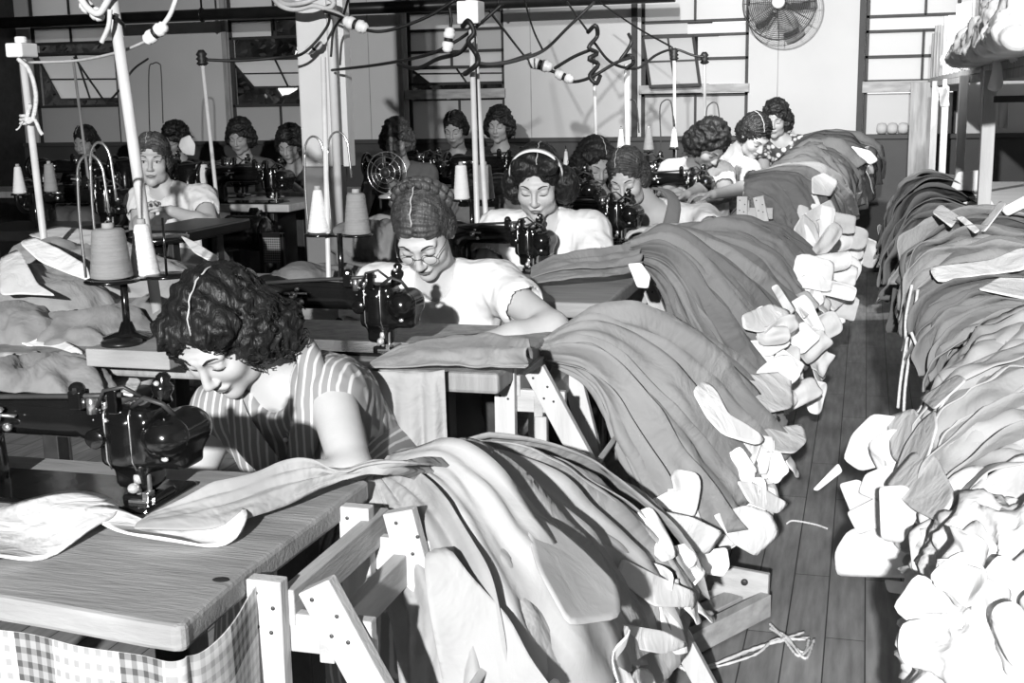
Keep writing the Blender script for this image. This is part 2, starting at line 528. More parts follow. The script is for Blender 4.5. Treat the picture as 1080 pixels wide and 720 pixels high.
# ------------------------------------------------------------------ people
def head_sdf(h, eyes_open=False):
    s = SDF((-.11, -.14, -.15), (.11, .13, .15), h)
    s.ell((0, .016, .036), (.073, .092, .084), k=0)
    s.ell((0, -.030, -.030), (.060, .062, .080), k=.03)
    s.cap((-.034, -.030, -.078), (.034, -.030, -.078), .026, k=.03)
    s.ell((0, -.072, -.100), (.021, .019, .018), k=.03)
    for q in (-1, 1):
        s.ell((q*.038, -.060, -.028), (.024, .024, .022), k=.025)
        s.cap((q*.012, -.086, .024), (q*.045, -.072, .024), .008, k=.02)
        s.ell((q*.031, -.098, .003), (.020, .015, .012), k=.014, sub=True)
        s.ell((q*.031, -.073, .002), (.0165, .0150, .0125), k=.004)
        s.cap((q*.017, -.0845, .011), (q*.045, -.077, .010), .0028, k=.004)
        s.ell((q*.010, -.097, -.036), (.0078, .009, .0065), k=.006)
        s.ell((q*.074, .010, -.008), (.010, .019, .030), k=.008)
    s.cap((0, -.086, .016), (0, -.110, -.028), .0072, .0095, k=.012)
    s.ell((0, -.106, -.031), (.0105, .0105, .009), k=.006)
    s.ell((0, -.088, -.059), (.024, .010, .008), k=.010)
    s.ell((0, -.086, -.070), (.018, .010, .007), k=.008)
    s.cap((-.020, -.100, -.0640), (.020, -.100, -.0640), .0022, k=.003, sub=True)
    return s

def surf_y(s, x, z):
    i = int(round((x-s.lo[0])/s.h)); k = int(round((z-s.lo[2])/s.h))
    col = s.F[min(max(i, 0), s.n[0]-1), :, min(max(k, 0), s.n[2]-1)]
    j = np.argmax(col < 0)
    if j == 0: return -.09
    a, b = col[j-1], col[j]
    return s.lo[1]+s.h*(j-1+a/(a-b))

def hand_sdf(s, w, d, n, side=1, curl=.5, size=1.0, spread=.0):
    w = Vector(w); d = Vector(d).normalized(); n = Vector(n); n = (n-n.dot(d)*d).normalized()
    t = d.cross(n)
    for q in (-.020, 0, .018):
        s.cap(w+d*.008*size+t*q*.6*size, w+d*.078*size+t*q*1.35*size, .0125*size, .0115*size, k=.012)
    for f, (o, L) in enumerate(((.030, .066), (.010, .075), (-.010, .070), (-.028, .056))):
        p = w+d*(.080-(.006 if f in (0, 3) else 0))*size+t*o*side*size
        a = .18+curl*.35; dd = (d+t*o*side*spread*8).normalized()
        for sg in range(3):
            L2 = L*size*(.45, .32, .26)[sg]
            dr = (dd*math.cos(a)+n*math.sin(a)).normalized()
            q = p+dr*L2; r = (.0088, .0078, .0070, .0060)
            s.cap(p, q, r[sg]*size, r[sg+1]*size, k=.003)
            p = q; a += curl*.75
    p = w+d*.022*size+t*side*.026*size
    dr = (d*.62+t*side*.66+n*.35).normalized(); q = p+dr*.038*size
    s.cap(p, q, .0125*size, .0100*size, k=.010)
    dr = (d*.85+t*side*.25+n*.45).normalized(); s.cap(q, q+dr*.030*size, .0095*size, .0075*size, k=.004)

def join_sd(parts):
    mb = MB(); 
    V = []; Fc = []; o = 0
    for v, f in parts:
        V.append(v); Fc.append(f+o); o += len(v)
    V = np.vstack(V); Fc = np.vstack(Fc)
    mb.v = [tuple(p) for p in V]; mb.f = [tuple(int(i) for i in q) for q in Fc]
    return mb

HAIR = {
 'curly': dict(ells=[((0, .025, .045), (.088, .104, .092)), ((-.078, .01, .0), (.045, .068, .070)), ((.082, .015, .0), (.050, .070, .070)),
                     ((-.082, .035, -.045), (.040, .055, .05)), ((.092, .045, -.045), (.055, .06, .045)), ((0, .085, -.02), (.085, .05, .08)),
                     ((.05, -.035, .075), (.045, .045, .032)), ((-.05, -.038, .070), (.045, .045, .032))],
               face=((0, -.100, -.020), (.063, .066, .104)), curl=.011, cs=34, part=.018, curls=340),
 'braid': dict(ells=[((0, .02, .045), (.080, .099, .086)), ((0, .06, .10), (.055, .03, .022)), ((.07, .02, .0), (.018, .04, .035)), ((-.07, .02, .0), (.018, .04, .035)),
                     ((0, .09, .0), (.06, .03, .06))],
               face=((0, -.105, -.045), (.066, .068, .115)), curl=.0035, cs=40, part=.0, curls=0, strands=90),
 'band': dict(ells=[((0, .02, .045), (.084, .100, .090)), ((-.088, .03, -.03), (.045, .055, .07)), ((.092, .03, -.03), (.048, .055, .07)),
                    ((0, .09, -.05), (.10, .045, .075)), ((-.04, -.045, .09), (.04, .04, .028)), ((.045, -.045, .09), (.04, .04, .028))],
              face=((0, -.102, -.030), (.061, .066, .106)), curl=.007, cs=30, part=.012, curls=120),
 'short': dict(ells=[((0, .02, .045), (.083, .101, .090)), ((-.07, .035, -.01), (.025, .055, .05)), ((.07, .035, -.01), (.025, .055, .05)), ((0, .09, -.02), (.075, .035, .07))],
               face=((0, -.104, -.030), (.061, .066, .110)), curl=.009, cs=30, part=-.02, curls=0, strands=70),
 'bob': dict(ells=[((0, .02, .045), (.090, .104, .096)), ((-.075, .02, -.02), (.045, .06, .07)), ((.075, .02, -.02), (.045, .06, .07)), ((0, .08, -.04), (.09, .055, .09))],
             face=((0, -.102, -.036), (.060, .064, .106)), curl=.014, cs=28, part=None, curls=60),
}

def person(label, H, N, SL, SR, pelvis, yaw=0, pitch=.4, roll=0, armL=None, armR=None, hair='bob', hairmat='hair',
           top='blouse', skirt='skirt', skin='skin', sleeve=.5, res=1.0, eyes_open=False, collar=None, glasses=False, group=None,
           hs=.93, seat=True, neckr=.048, fold=.006, neck_cut=.085, vneck=True):
    """SL / SR: shoulder joints (SL at smaller x). armX = dict(e=elbow, w=wrist, d=hand dir, n=palm normal)"""
    H, N, SL, SR, pelvis = map(Vector, (H, N, SL, SR, pelvis))
    root = thing('person', label, 'person', (pelvis.x, pelvis.y, 0), group)
    Rh = Matrix.Rotation(yaw, 3, 'Z') @ Matrix.Rotation(pitch, 3, 'X') @ Matrix.Rotation(roll, 3, 'Y')
    hM = np.array(Rh)
    tw = lambda V: V @ hM.T*hs+np.array(H)
    tp = lambda p: H+Rh @ Vector(p)*hs
    parts = []
    hd = head_sdf(.0034*res)
    hv, hf = hd.mesh()
    parts.append((tw(hv), hf))
    # torso, neck, legs
    right = (SR-SL).normalized(); up = (N-pelvis).normalized(); fwd = right.cross(up).normalized()*-1
    if fwd.y > 0: fwd = -fwd
    ch = pelvis.lerp(N, .72); wa = pelvis.lerp(N, .32)
    knees = [pelvis+right*q*.10+Vector((fwd.x, fwd.y, 0)).normalized()*.40+Vector((0, 0, -.03)) for q in (-1, 1)]
    def torso(s, g, arms=False):
        for q in (-1, 1):
            s.cap(ch+right*q*.065, wa+right*q*.045, .088+g, .078+g, k=.04)
            s.cap(wa+right*q*.045, pelvis+right*q*.07, .078+g, .105+g, k=.05)
            s.ell(ch+right*q*.070+fwd*.075-up*.02, (.055+g,)*3, k=.04)
        s.cap(SL, N-up*.03, .047+g, .050+g, k=.05); s.cap(SR, N-up*.03, .047+g, .050+g, k=.05)
    allp = [N, SL, SR, pelvis]
    lo = [min(p[i] for p in allp)-.24 for i in range(3)]; hi = [max(p[i] for p in allp)+.2 for i in range(3)]
    hi[2] = max(hi[2], H.z)
    s = SDF(lo, hi, .008*max(res, 1))
    torso(s, 0)
    s.cap(tp((0, .022, -.035)), N-up*.02, neckr*.95, neckr*1.08, k=.03)
    parts.append(s.mesh())
    # legs
    kz = pelvis.z*.95
    s = SDF([min(pelvis.x, knees[0].x, knees[1].x)-.25, min(pelvis.y, knees[0].y, knees[1].y)-.35, -.02],
            [max(pelvis.x, knees[0].x, knees[1].x)+.25, max(pelvis.y, knees[0].y, knees[1].y)+.3, pelvis.z+.15], .014)
    feet = []
    for q, kn in zip((-1, 1), knees):
        an = Vector((kn.x, kn.y+.03, .08)); feet.append(an)
        s.cap(pelvis+right*q*.08, kn, .085, .058, k=.03); s.cap(kn, an, .056, .034, k=.03)
    parts.append(s.mesh())
    # arms
    arm_sleeves = []
    for sgn, S, A in ((-1, SL, armL), (1, SR, armR)):
        if A is None: 
            e = S+Vector((sgn*.05, .02, -.26)); w = e+fwd*.20+Vector((0, 0, .02)); A = dict(e=e, w=w)
        e = Vector(A['e']); w = Vector(A['w']); d = Vector(A.get('d', w-e)).normalized(); n = Vector(A.get('n', (0, 0, -1)))
        ps = [S, e, w, w+d*.2*hs]
        lo = [min(p[i] for p in ps)-.07 for i in range(3)]; hi = [max(p[i] for p in ps)+.07 for i in range(3)]
        s = SDF(lo, hi, .0045*res)
        s.cap(S, e, .048, .038, k=.02)
        m1 = e.lerp(w, .35)
        s.cap(e, m1, .038, .038, k=.02); s.cap(m1, w, .037, .024, k=.02)
        if not A.get('nohand'): hand_sdf(s, w, d, n, A.get('side', 1), A.get('curl', .5), hs*.98)
        parts.append(s.mesh())
        arm_sleeves.append((S, e, w))
    obj('body', join_sd(parts), M[skin], root, smooth=True)
    # blouse
    allp = [N, SL, SR, pelvis]+[S.lerp(e, sleeve) for S, e, w in arm_sleeves]
    lo = [min(p[i] for p in allp)-.24 for i in range(3)]; hi = [max(p[i] for p in allp)+.17 for i in range(3)]
    s = SDF(lo, hi, .0062*max(res, 1))
    torso(s, .014)
    for S, e, w in arm_sleeves:
        if sleeve > .05: s.cap(S, S.lerp(e, sleeve), .060, .065, k=.04)
        if sleeve > .05:
            dd = (e-S).normalized(); c = S.lerp(e, sleeve)
            s.cap(c+dd*.012, c+dd*.09, .050, .060, k=.006, sub=True)
    nk = N+fwd*.035+up*.035
    s.ell(nk, (neck_cut*.85, neck_cut*.85, neck_cut), k=.01, sub=True)
    s.cap(N, tp((0, .02, -.04)), neckr*1.12, neckr*1.12, k=.01, sub=True)
    if vneck: s.cap(nk, nk+fwd*.05-up*.045, .035, .015, k=.012, sub=True)
    V, Fc = s.mesh()
    V = relax(V, Fc, 1); Nn = vnormals(V, Fc)
    d = fold*np_noise(V*np.array([1, 1, .45]), 13, 3)*1.3+fold*.6*(1-np.abs(np_noise(V*np.array([1.2, 1.2, .6]), 24, 5))*3)
    V = V+Nn*d[:, None]
    obj('blouse', join_sd([(V, Fc)]), M[top], root, smooth=True)
    bl_ = (V, Fc)
    # skirt
    s = SDF([min(pelvis.x, knees[0].x, knees[1].x)-.28, min(pelvis.y, knees[0].y, knees[1].y)-.35, .15],
            [max(pelvis.x, knees[0].x, knees[1].x)+.28, max(pelvis.y, knees[0].y, knees[1].y)+.32, pelvis.z+.2], .016)
    for q, kn in zip((-1, 1), knees):
        s.cap(pelvis+right*q*.07, kn+(kn-pelvis)*.05, .115, .085, k=.08)
        s.cap(kn, kn+Vector((0, -.02, -.22)), .085, .10, k=.06)
    s.cap(pelvis+Vector((0, 0, .0)), wa, .13, .12, k=.05)
    obj('skirt', join_sd([s.mesh()]), M[skirt], root, smooth=True)
    for kn, an in zip(knees, feet):
        sh = MB(); f2 = Vector((fwd.x, fwd.y, 0)).normalized()
        sh.ball(an+f2*.07-Vector((0, 0, .045)), (.045, .12 if abs(f2.y) > .7 else .06, .035))
        obj('shoe', sh, M['shoe'], root, smooth=True)
    # hair
    hp = HAIR[hair]
    s = SDF((-.19, -.15, -.16), (.19, .19, .18), .0042*res)
    for c, r in hp['ells']: s.ell(c, r, k=.02)
    s.ell(hp['face'][0], hp['face'][1], k=.008, sub=True)
    V, Fc = s.mesh(); Nn = vnormals(V, Fc)
    cs = hp['cs']
    if hair in ('braid', 'short'):
        an = np.arctan2(V[:, 2]-.02, V[:, 1]-.0)
        rid = np.sin(an*34+np_noise(V, 12, 2)*5+np.sign(V[:, 0])*1.5)
        d = hp['curl']*.55*rid+hp['curl']*.8*np_noise(V, 30, 4)
    else:
        d = hp['curl']*(1-2.6*np.abs(np_noise(V, cs, 1)))*.9+hp['curl']*.5*np_noise(V, cs*2.1, 2)
        if hp['part'] is not None:  # flatter on the crown near the parting
            wgt = np.clip((V[:, 2]-.07)/.04, 0, 1)
            wv = .004*np.sin(V[:, 1]*150+V[:, 0]*60)
            d = d*(1-.75*wgt)+wv*wgt
    V = V+Nn*d[:, None]
    if hp['part'] is not None:
        V[:, 2] -= np.exp(-((V[:, 0]-hp['part'])/.006)**2)*(V[:, 2] > .07)*.004
    ho = obj('hair', join_sd([(tw(V), Fc)]), M[hairmat], root, smooth=True)
    rnd = random.Random(len(label)*13+7)
    idxs = list(range(len(V)))
    if hp.get('curls') and res < 2:
        mb = MB()
        for _ in range(int(hp['curls'])):
            i = rnd.choice(idxs)
            if V[i][2] > .085 and rnd.random() < .85: continue
            p0 = Vector(V[i]); n0 = Vector(Nn[i]); t = n0.orthogonal().normalized(); b = n0.cross(t)
            R0 = rnd.uniform(.004, .010); turns = rnd.uniform(.7, 1.6); ph = rnd.random()*6
            ln = rnd.uniform(.012, .03); dv = (Vector((0, .2, -1))-n0*0.0).normalized()
            pts = []
            for k in range(11):
                u = k/10; a = ph+turns*2*PI*u
                pts.append(tp(p0+t*math.cos(a)*R0+b*math.sin(a)*R0+dv*ln*u+n0*.003))
            mb.tube(pts, [.0014*(1-.5*abs(2*k/10-1)) for k in range(11)], 5)
        co = obj('curls', mb, M[hairmat], ho, smooth=True); co['kind'] = 'stuff'
    if hp.get('strands') and res < 2:
        mb = MB()
        for k in range(hp['strands']):
            sd = rnd.choice((-1, 1)); y0 = rnd.uniform(-.07, .07)
            pts = []
            for q in range(9):
                u = q/8; a = u*1.9
                x = (hp['part'] or 0)+sd*.082*math.sin(a*.95); y = y0*(1-.2*u)+.05*u+.02; z = .045+.088*math.cos(a)
                v = Vector((x, y-.0, z)); c = Vector((0, .02, .045)); dd = v-c
                sc = 1/math.sqrt((dd.x/.0815)**2+(dd.y/.101)**2+(dd.z/.088)**2)
                pts.append(tp(c+dd*sc))
            mb.tube(pts, .0014, 4)
        co = obj('strands', mb, M['hair_l'], ho, smooth=True); co['kind'] = 'stuff'
    if hp['part'] is not None and res < 2:
        mb = MB(); pts = []; c = Vector((0, .02, .045))
        for q in range(16):
            a = -1.05+q/15*1.75
            v = Vector((hp['part']+.0022*math.sin(q*1.7), .02+.101*math.sin(a), .045+.0915*math.cos(a)))
            pts.append(tp(v))
        mb.tube(pts, [.0016+.0005*math.sin(q*2.1) for q in range(16)], 6)
        obj('parting', mb, M['scalp'], ho, smooth=True)
    if hair == 'braid':
        for hgt, yy in ((.138, .045), (.128, .072)):
            mb = MB(); pts = []; rr = []
            for q in range(49):
                a = -1.35+2.7*q/48
                pts.append(tp((.084*math.sin(a)+.003*math.sin(q*1.3), yy+.004*math.cos(q*1.3), .030+(hgt-.030)*math.cos(a)))); rr.append(.008+.0035*abs(math.sin(q*.65)))
            mb.tube(pts, rr, 8); obj('braid', mb, M['hair_l'], ho, smooth=True)
    if hair == 'band':
        mb = MB(); pts = []
        for q in range(25):
            a = -1.65+3.3*q/24
            pts.append(tp((.091*math.sin(a), -.012-.012*math.cos(a), .044+.0945*math.cos(a))))
        v = []
        for k, p in enumerate(pts):
            w_ = Rh @ Vector((0, .011, 0))
            o_ = (p-tp((0, 0, .04))).normalized()*.003
            v += [p-w_+o_, p+w_+o_]
        mb.add(v, [(2*k, 2*k+1, 2*k+3, 2*k+2) for k in range(len(pts)-1)])
        obj('hairband', mb, M['hairband'], ho, smooth=True, solid=.003)
    # face details
    if res < 4:
        for q in (-1, 1):
            mb = MB()
            pts = [tp((q*(.015+.034*u), surf_y(hd, q*(.015+.034*u), .024+.006*math.sin(u*2.6))-.0006, .024+.006*math.sin(u*2.6))) for u in np.linspace(0, 1, 7)]
            mb.tube(pts, [.0012, .0024, .0026, .0024, .002,   .0015, .0008], 6)
            obj('eyebrow', mb, M['hair'], root, smooth=True)
        for q in (-1, 1):
            mb = MB()
            zz = lambda u: (-.0045-.0035*math.sin(u*PI)) if not eyes_open else (.004+.004*math.sin(u*PI))
            pts = [tp((q*(.016+.030*u), surf_y(hd, q*(.016+.030*u), zz(u))-.0006, zz(u))) for u in np.linspace(0, 1, 9)]
            mb.tube(pts, [.0008, .0012, .0016, .0018, .002, .002, .0018, .0014, .0008], 6)
            obj('eyelashes', mb, M['hair'], root, smooth=True)
        if eyes_open:
            mb = MB()
            for q in (-1, 1): mb.ball(tp((q*.031, -.0835, .002)), .0055)
            obj('iris', mb, M['hair'], root, smooth=True)
        mb = MB()
        for z0, z1 in ((-.0565, -.0635), (-.0650, -.0735)):
            vs = []
            xs = np.linspace(-.022, .022, 11)
            for x in xs:
                e_ = 1-(x/.0225)**2
                a = -.0640+(z0+.0640 if z0 > -.064 else z0+.064)*e_; b = -.0640+(z1+.0640)*e_
                for z in (a, (a+b)/2, b): vs.append(tp((x, surf_y(hd, x, z)-.0012, z)))
            mb.add(vs, [(3*k+j, 3*k+3+j, 3*k+4+j, 3*k+1+j) for k in range(10) for j in (0, 1)])
        obj('lips', mb, M['lip'], root, smooth=True, solid=.001)
    if glasses:
        mb = MB()
        for q in (-1, 1):
            mb.tube([tp((q*.034+.021*math.cos(a), -.104+abs(math.cos(a))*.003, -.002+.019*math.sin(a))) for a in np.linspace(0, 2*PI, 20, endpoint=False)], .0008, 6, closed=True)
            mb.tube([tp((q*.055, -.100, .004)), tp((q*.070, -.060, .006)), tp((q*.078, .0, .004))], .0012, 6)
        mb.tube([tp((-.013, -.104, 0)), tp((0, -.108, .003)), tp((.013, -.104, 0))], .0013, 6)
        obj('spectacles', mb, M['glasses'], root, smooth=True)
    if collar:
        for q in (-1, 1):
            inn = [(.0, .062, .035), (.045, .045, .035), (.066, 0, .022), (.052, -.05, -.004), (.030, -.082, -.045), (.008, -.108, -.085)]
            out = [(.0, .10, .005), (.075, .075, .008), (.115, .0, .0), (.105, -.06, -.030), (.085, -.10, -.065), (.045, -.128, -.10)]
            vs = []
            bf = lambda p: N+right*p[0]*q-fwd*(p[1]*(1.25 if p[1] < 0 else 1))+up*(p[2]+.034)
            I = spline([bf(p) for p in inn], 14); O = spline([bf(p) for p in out], 14)
            for a, b in zip(I, O):
                for u in np.linspace(0, 1, 5): vs.append(a.lerp(b, u)+up*.006*math.sin(u*PI)+fwd*.004)
            mb = MB(); mb.add(vs, [(5*k+j, 5*k+5+j, 5*k+6+j, 5*k+1+j) for k in range(13) for j in range(4)])
            obj('collar', mb, M[collar], root, smooth=True, solid=.004)
    root['_fwd'] = 0; del root['_fwd']
    return root, tp, dict(bl=bl_, N=N, right=right, up=up, fwd=fwd, ch=ch)

def stool(x, y, label, z=.42):
    t = thing('wooden_chair', label, 'chair', (x, y, 0))
    mb = MB(); mb.box((-.19, -.18, z-.03), (.19, .18, z)); obj('seat', mb, M['woodx'], t, bevel=.006, local=True)
    for sx in (-1, 1):
        for sy in (-1, 1):
            mb = MB(); mb.beam((sx*.16, sy*.15, 0), (sx*.15, sy*.14, z-.03), .035, .035); obj('leg', mb, M['woodz'], t, bevel=.003, local=True)
    return t
# ------------------------------------------------------------------ draped garments
def catm(A, t):
    """A (m,...) sampled at parameter t in index units (extrapolates linearly)"""
    m = len(A); t = np.asarray(t, float)
    k = np.clip(np.floor(t).astype(int), 0, m-2); u = t-k
    E = np.concatenate([[2*A[0]-A[1]], A, [2*A[-1]-A[-2]]])
    p0, p1, p2, p3 = E[k], E[k+1], E[k+2], E[k+3]
    uc = np.clip(u, 0, 1).reshape((-1,)+(1,)*(A.ndim-1)); ex = (u-np.clip(u, 0, 1)).reshape(uc.shape)
    r = .5*((2*p1)+(-p0+p2)*uc+(2*p0-5*p1+4*p2-p3)*uc**2+(-p0+3*p1-3*p2+p3)*uc**3)
    tan = np.where(ex < 0, .5*(p2-p0), .5*(p3-p1))
    return r+ex*tan

class Sheet:
    def __init__(s, guides):
        s.G = np.array([[tuple(P3(*q)) for q in g] for g in guides])
        s.J, s.K = s.G.shape[:2]
        uu = np.linspace(-.08, 1.12, 73)
        s.U = uu
        s.A = np.stack([catm(g, uu*(s.K-1)) for g in s.G])     # J,nu,3
    def at(s, t, u):
        """t,u arrays same shape flat"""
        ui = (u-s.U[0])/(s.U[1]-s.U[0]); ui = np.clip(ui, 0, len(s.U)-1.001)
        k = ui.astype(int); f = (ui-k)[:, None]
        tt = t*(s.J-1); j = np.clip(np.floor(tt).astype(int), 0, s.J-2); w = tt-j
        E = np.concatenate([[2*s.A[0]-s.A[1]], s.A, [2*s.A[-1]-s.A[-2]]])
        def col(jj): return E[jj, k]*(1-f)+E[jj, k+1]*f
        p0, p1, p2, p3 = col(j), col(j+1), col(j+2), col(j+3)
        uc = np.clip(w, 0, 1)[:, None]; ex = w[:, None]-uc
        r = .5*((2*p1)+(-p0+p2)*uc+(2*p0-5*p1+4*p2-p3)*uc**2+(-p0+3*p1-3*p2+p3)*uc**3)
        tan = np.where(ex < 0, .5*(p2-p0), .5*(p3-p1))
        return r+ex*tan
    def frame(s, t, u):
        p = s.at(t, u); e = .01
        dt = s.at(t+e, u)-s.at(t-e, u); du = s.at(t, u+e)-s.at(t, u-e)
        n = np.cross(dt, du); n /= (np.linalg.norm(n, axis=1, keepdims=True)+1e-9)
        c = np.array(tuple(CAM))-p
        sg = np.sign((n*c).sum(1)); maj = 1 if sg.sum() >= 0 else -1
        return p, n*maj, dt, du

def strip(sheet, tc, w, u0, u1, lift, rnd, amp=.011, nu=56, ns=26, drift=.05, shingle=.02, edge=.010, slant=0.0, freq=2.2):
    u = np.linspace(0, 1, nu); sv = np.linspace(0, 1, ns)
    V, S_ = np.meshgrid(u, sv, indexing='ij'); v = V.ravel(); q = S_.ravel()
    wob = .012*np.sin(v*rnd.uniform(3, 7)+rnd.uniform(0, 6))
    hem = u1+slant*(q-.5)+.012*np.sin(q*7+rnd.uniform(0, 6))
    U = u0+(hem-u0)*v
    T = tc+(q-.5)*2*w*(.82+.28*v)+wob+rnd.uniform(-drift, drift)*(v-.3)
    p, n, dt, du = sheet.frame(T, U)
    a1, a2, a3 = (rnd.uniform(0, 6.28) for _ in range(3))
    grow = .35+.65*np.clip(v*2.2, 0, 1)
    f1 = freq*rnd.uniform(.75, 1.3)
    o = np.sin(2*PI*f1*q+a1+1.2*np.sin(2.3*v+a2))
    o = np.sign(o)*np.abs(o)**.8
    o2 = np.sin(2*PI*f1*2.3*q+a3+2.0*v)*(.5+.5*np.sin(4*v+a1))
    cross = np.sin(2*PI*(1.2*v+.6*q)+a2)*np.sin(5*v+a3)
    off = lift+shingle*q+amp*grow*(o*.8+o2*.35+cross*.30)+1.6*edge*(np.clip((q-.88)/.12, 0, 1)**2)-edge*.6*np.clip((.1-q)/.1, 0, 1)
    off += .012*np.clip((v-.85)/.15, 0, 1)*np.sin(q*9+a1)
    sd = Vector((rnd.uniform(0, 50), rnd.uniform(0, 50), 0))
    wr = np.array([noise.noise(Vector((a*3.2*f1, b*7, 0))+sd) for a, b in zip(q, v)]); wr2 = np.array([1-2.6*abs(noise.noise(Vector((a*4.5+b*1.5, b*4, 5))+sd)) for a, b in zip(q, v)])
    off += amp*grow*(.9*wr+.55*wr2)
    off += .012*rnd.uniform(.2, 1)*np.clip((q-.9)/.1, 0, 1)*(np.sin(v*rnd.uniform(6, 14)+a2)*.5+.5)
    off *= .15+.85*np.clip(v/.18, 0, 1)
    X = p+n*off[:, None]
    mb = MB(); mb.v = [tuple(x) for x in X]
    mb.f = [(i*ns+j, i*ns+j+1, (i+1)*ns+j+1, (i+1)*ns+j) for i in range(nu-1) for j in range(ns-1)]
    return mb, X.reshape(nu, ns, 3), n.reshape(nu, ns, 3)

def flap(c, ax, ay, n, w, h, rnd, curl=.02, power=3.2, rr=9):
    """a rounded cut panel growing from c along ay"""
    mb = MB(); c = Vector(c); vs = []; nr = rr; na = 30
    k1 = rnd.uniform(-1, 1); k2 = rnd.uniform(-.6, 1)
    def pt(x, y):
        return c+ax*(x*w/2)+ay*((y+.85)*h/2)+n*(curl*(k1*x*x+k2*y*y*.8+.35*x*y)+.0035*math.sin(x*5+k1*9)+.004*math.sin(y*4+x*3))
    vs.append(pt(0, 0))
    for r in range(1, nr+1):
        for a in range(na):
            th = 2*PI*a/na; cx, sy = math.cos(th), math.sin(th)
            m = (abs(cx)**power+abs(sy)**power)**(-1/power)
            vs.append(pt(cx*m*r/nr, sy*m*r/nr))
    fs = [(0, 1+a, 1+(a+1) % na) for a in range(na)]
    for r in range(nr-1):
        for a in range(na):
            a2 = (a+1) % na; fs.append((1+r*na+a, 1+(r+1)*na+a, 1+(r+1)*na+a2, 1+r*na+a2))
    mb.add(vs, fs); return mb

def pile(name, cat, label, group, guides, n, mats, w=.10, pocket=.5, seed=1, amp=.011, layers=2, depth=.03, u1=(.86, 1.0), pk=(.10, .13), tr=(0, 1), shingle=.02, lift0=0, whites=('white1', 'white2'), under=True, freq=2.2):
    rnd = random.Random(seed); sh = Sheet(guides)
    L = []
    for ly in range(layers):
        nn = n if ly == layers-1 else max(3, int(n*.6))
        for i in range(nn):
            tc = tr[0]+(tr[1]-tr[0])*(i+.5)/nn+rnd.uniform(-.3, .3)/nn
            lift = lift0-(layers-1-ly)*depth+rnd.uniform(-.006, .006)
            uu = rnd.uniform(*u1)
            ww = w*rnd.uniform(.75, 1.2)*(1.0 if ly == layers-1 else 1.5)
            mb, X, N = strip(sh, tc, ww, rnd.uniform(-.02, .02), uu, lift, rnd, amp, slant=rnd.uniform(-.06, .06), shingle=shingle, freq=freq)
            o = obj(name, mb, M[rnd.choice(mats)], smooth=True, solid=.0025)
            tag(o, label, cat, group)
            L.append(o)
            if rnd.random() < pocket:
                s0 = rnd.uniform(.15, .75); j = int(s0*(X.shape[1]-1))
                e = Vector(X[-1, j]); d = (e-Vector(X[-4, j])).normalized(); nn_ = Vector(N[-1, j])
                g = rnd.uniform(-.5, .5)
                d = (d+Vector((0, 0, -.25))).normalized(); ax = d.cross(nn_).normalized(); nn_ = ax.cross(d).normalized()
                d2 = (d*math.cos(g)+ax*math.sin(g)); ax2 = (ax*math.cos(g)-d*math.sin(g))
                fm = flap(e-d2*rnd.uniform(.02, .07)+nn_*.008, ax2, d2, nn_, rnd.uniform(*pk), rnd.uniform(*pk)*1.15, rnd, power=rnd.choice((2.6, 3.5, 5)))
                po = obj('pocket_lining', fm, M[rnd.choice(whites)], o, smooth=True, solid=.0025)
                po['label'] = 'white lining sewn to the end'
    return L

def piece_px(name, label, cat, poly, Y, material, group=None, tiltx=0, tilty=0, bend=.02, seed=0, parent=None, thick=.003):
    """a cut cloth panel: outline in the picture plane at distance Y, tilted and bent, with thickness"""
    rnd = random.Random(seed+len(poly)); A = np.array(poly, float); c = A.mean(0); n = 40
    B = np.vstack([A, A[:1]]); seg = np.linalg.norm(np.diff(B, axis=0), axis=1); cum = np.concatenate([[0], np.cumsum(seg)])
    out = []
    for i in range(n):
        d = cum[-1]*i/n; k = min(np.searchsorted(cum, d, 'right')-1, len(seg)-1); f = (d-cum[k])/seg[k]
        out.append(B[k]*(1-f)+B[k+1]*f)
    out = np.array(out)
    out = .25*np.roll(out, 1, 0)+.5*out+.25*np.roll(out, -1, 0)
    ext = np.abs(A-c).max(0)+1e-6
    def pt(q):
        x, y = (q-c)/ext
        k = Y/1353
        return P(q[0], q[1], Y+tiltx*x+tilty*y+bend*(x*x*rnd_a+y*y*rnd_b)+bend*.3*math.sin(3.1*x+2*y+seed))
    rnd_a, rnd_b = rnd.uniform(-1, 1), rnd.uniform(-1, 1)
    vs = [pt(c)]; R = 8
    for r in range(1, R+1):
        for a in range(n): vs.append(pt(c+(out[a]-c)*r/R))
    fs = [(0, 1+a, 1+(a+1) % n) for a in range(n)]
    for r in range(R-1):
        for a in range(n):
            a2 = (a+1) % n; fs.append((1+r*n+a, 1+(r+1)*n+a, 1+(r+1)*n+a2, 1+r*n+a2))
    mb = MB(); mb.add(vs, fs)
    o = obj(name, mb, material, parent, smooth=True, solid=thick)
    if parent is None: tag(o, label, cat, group)
    return o

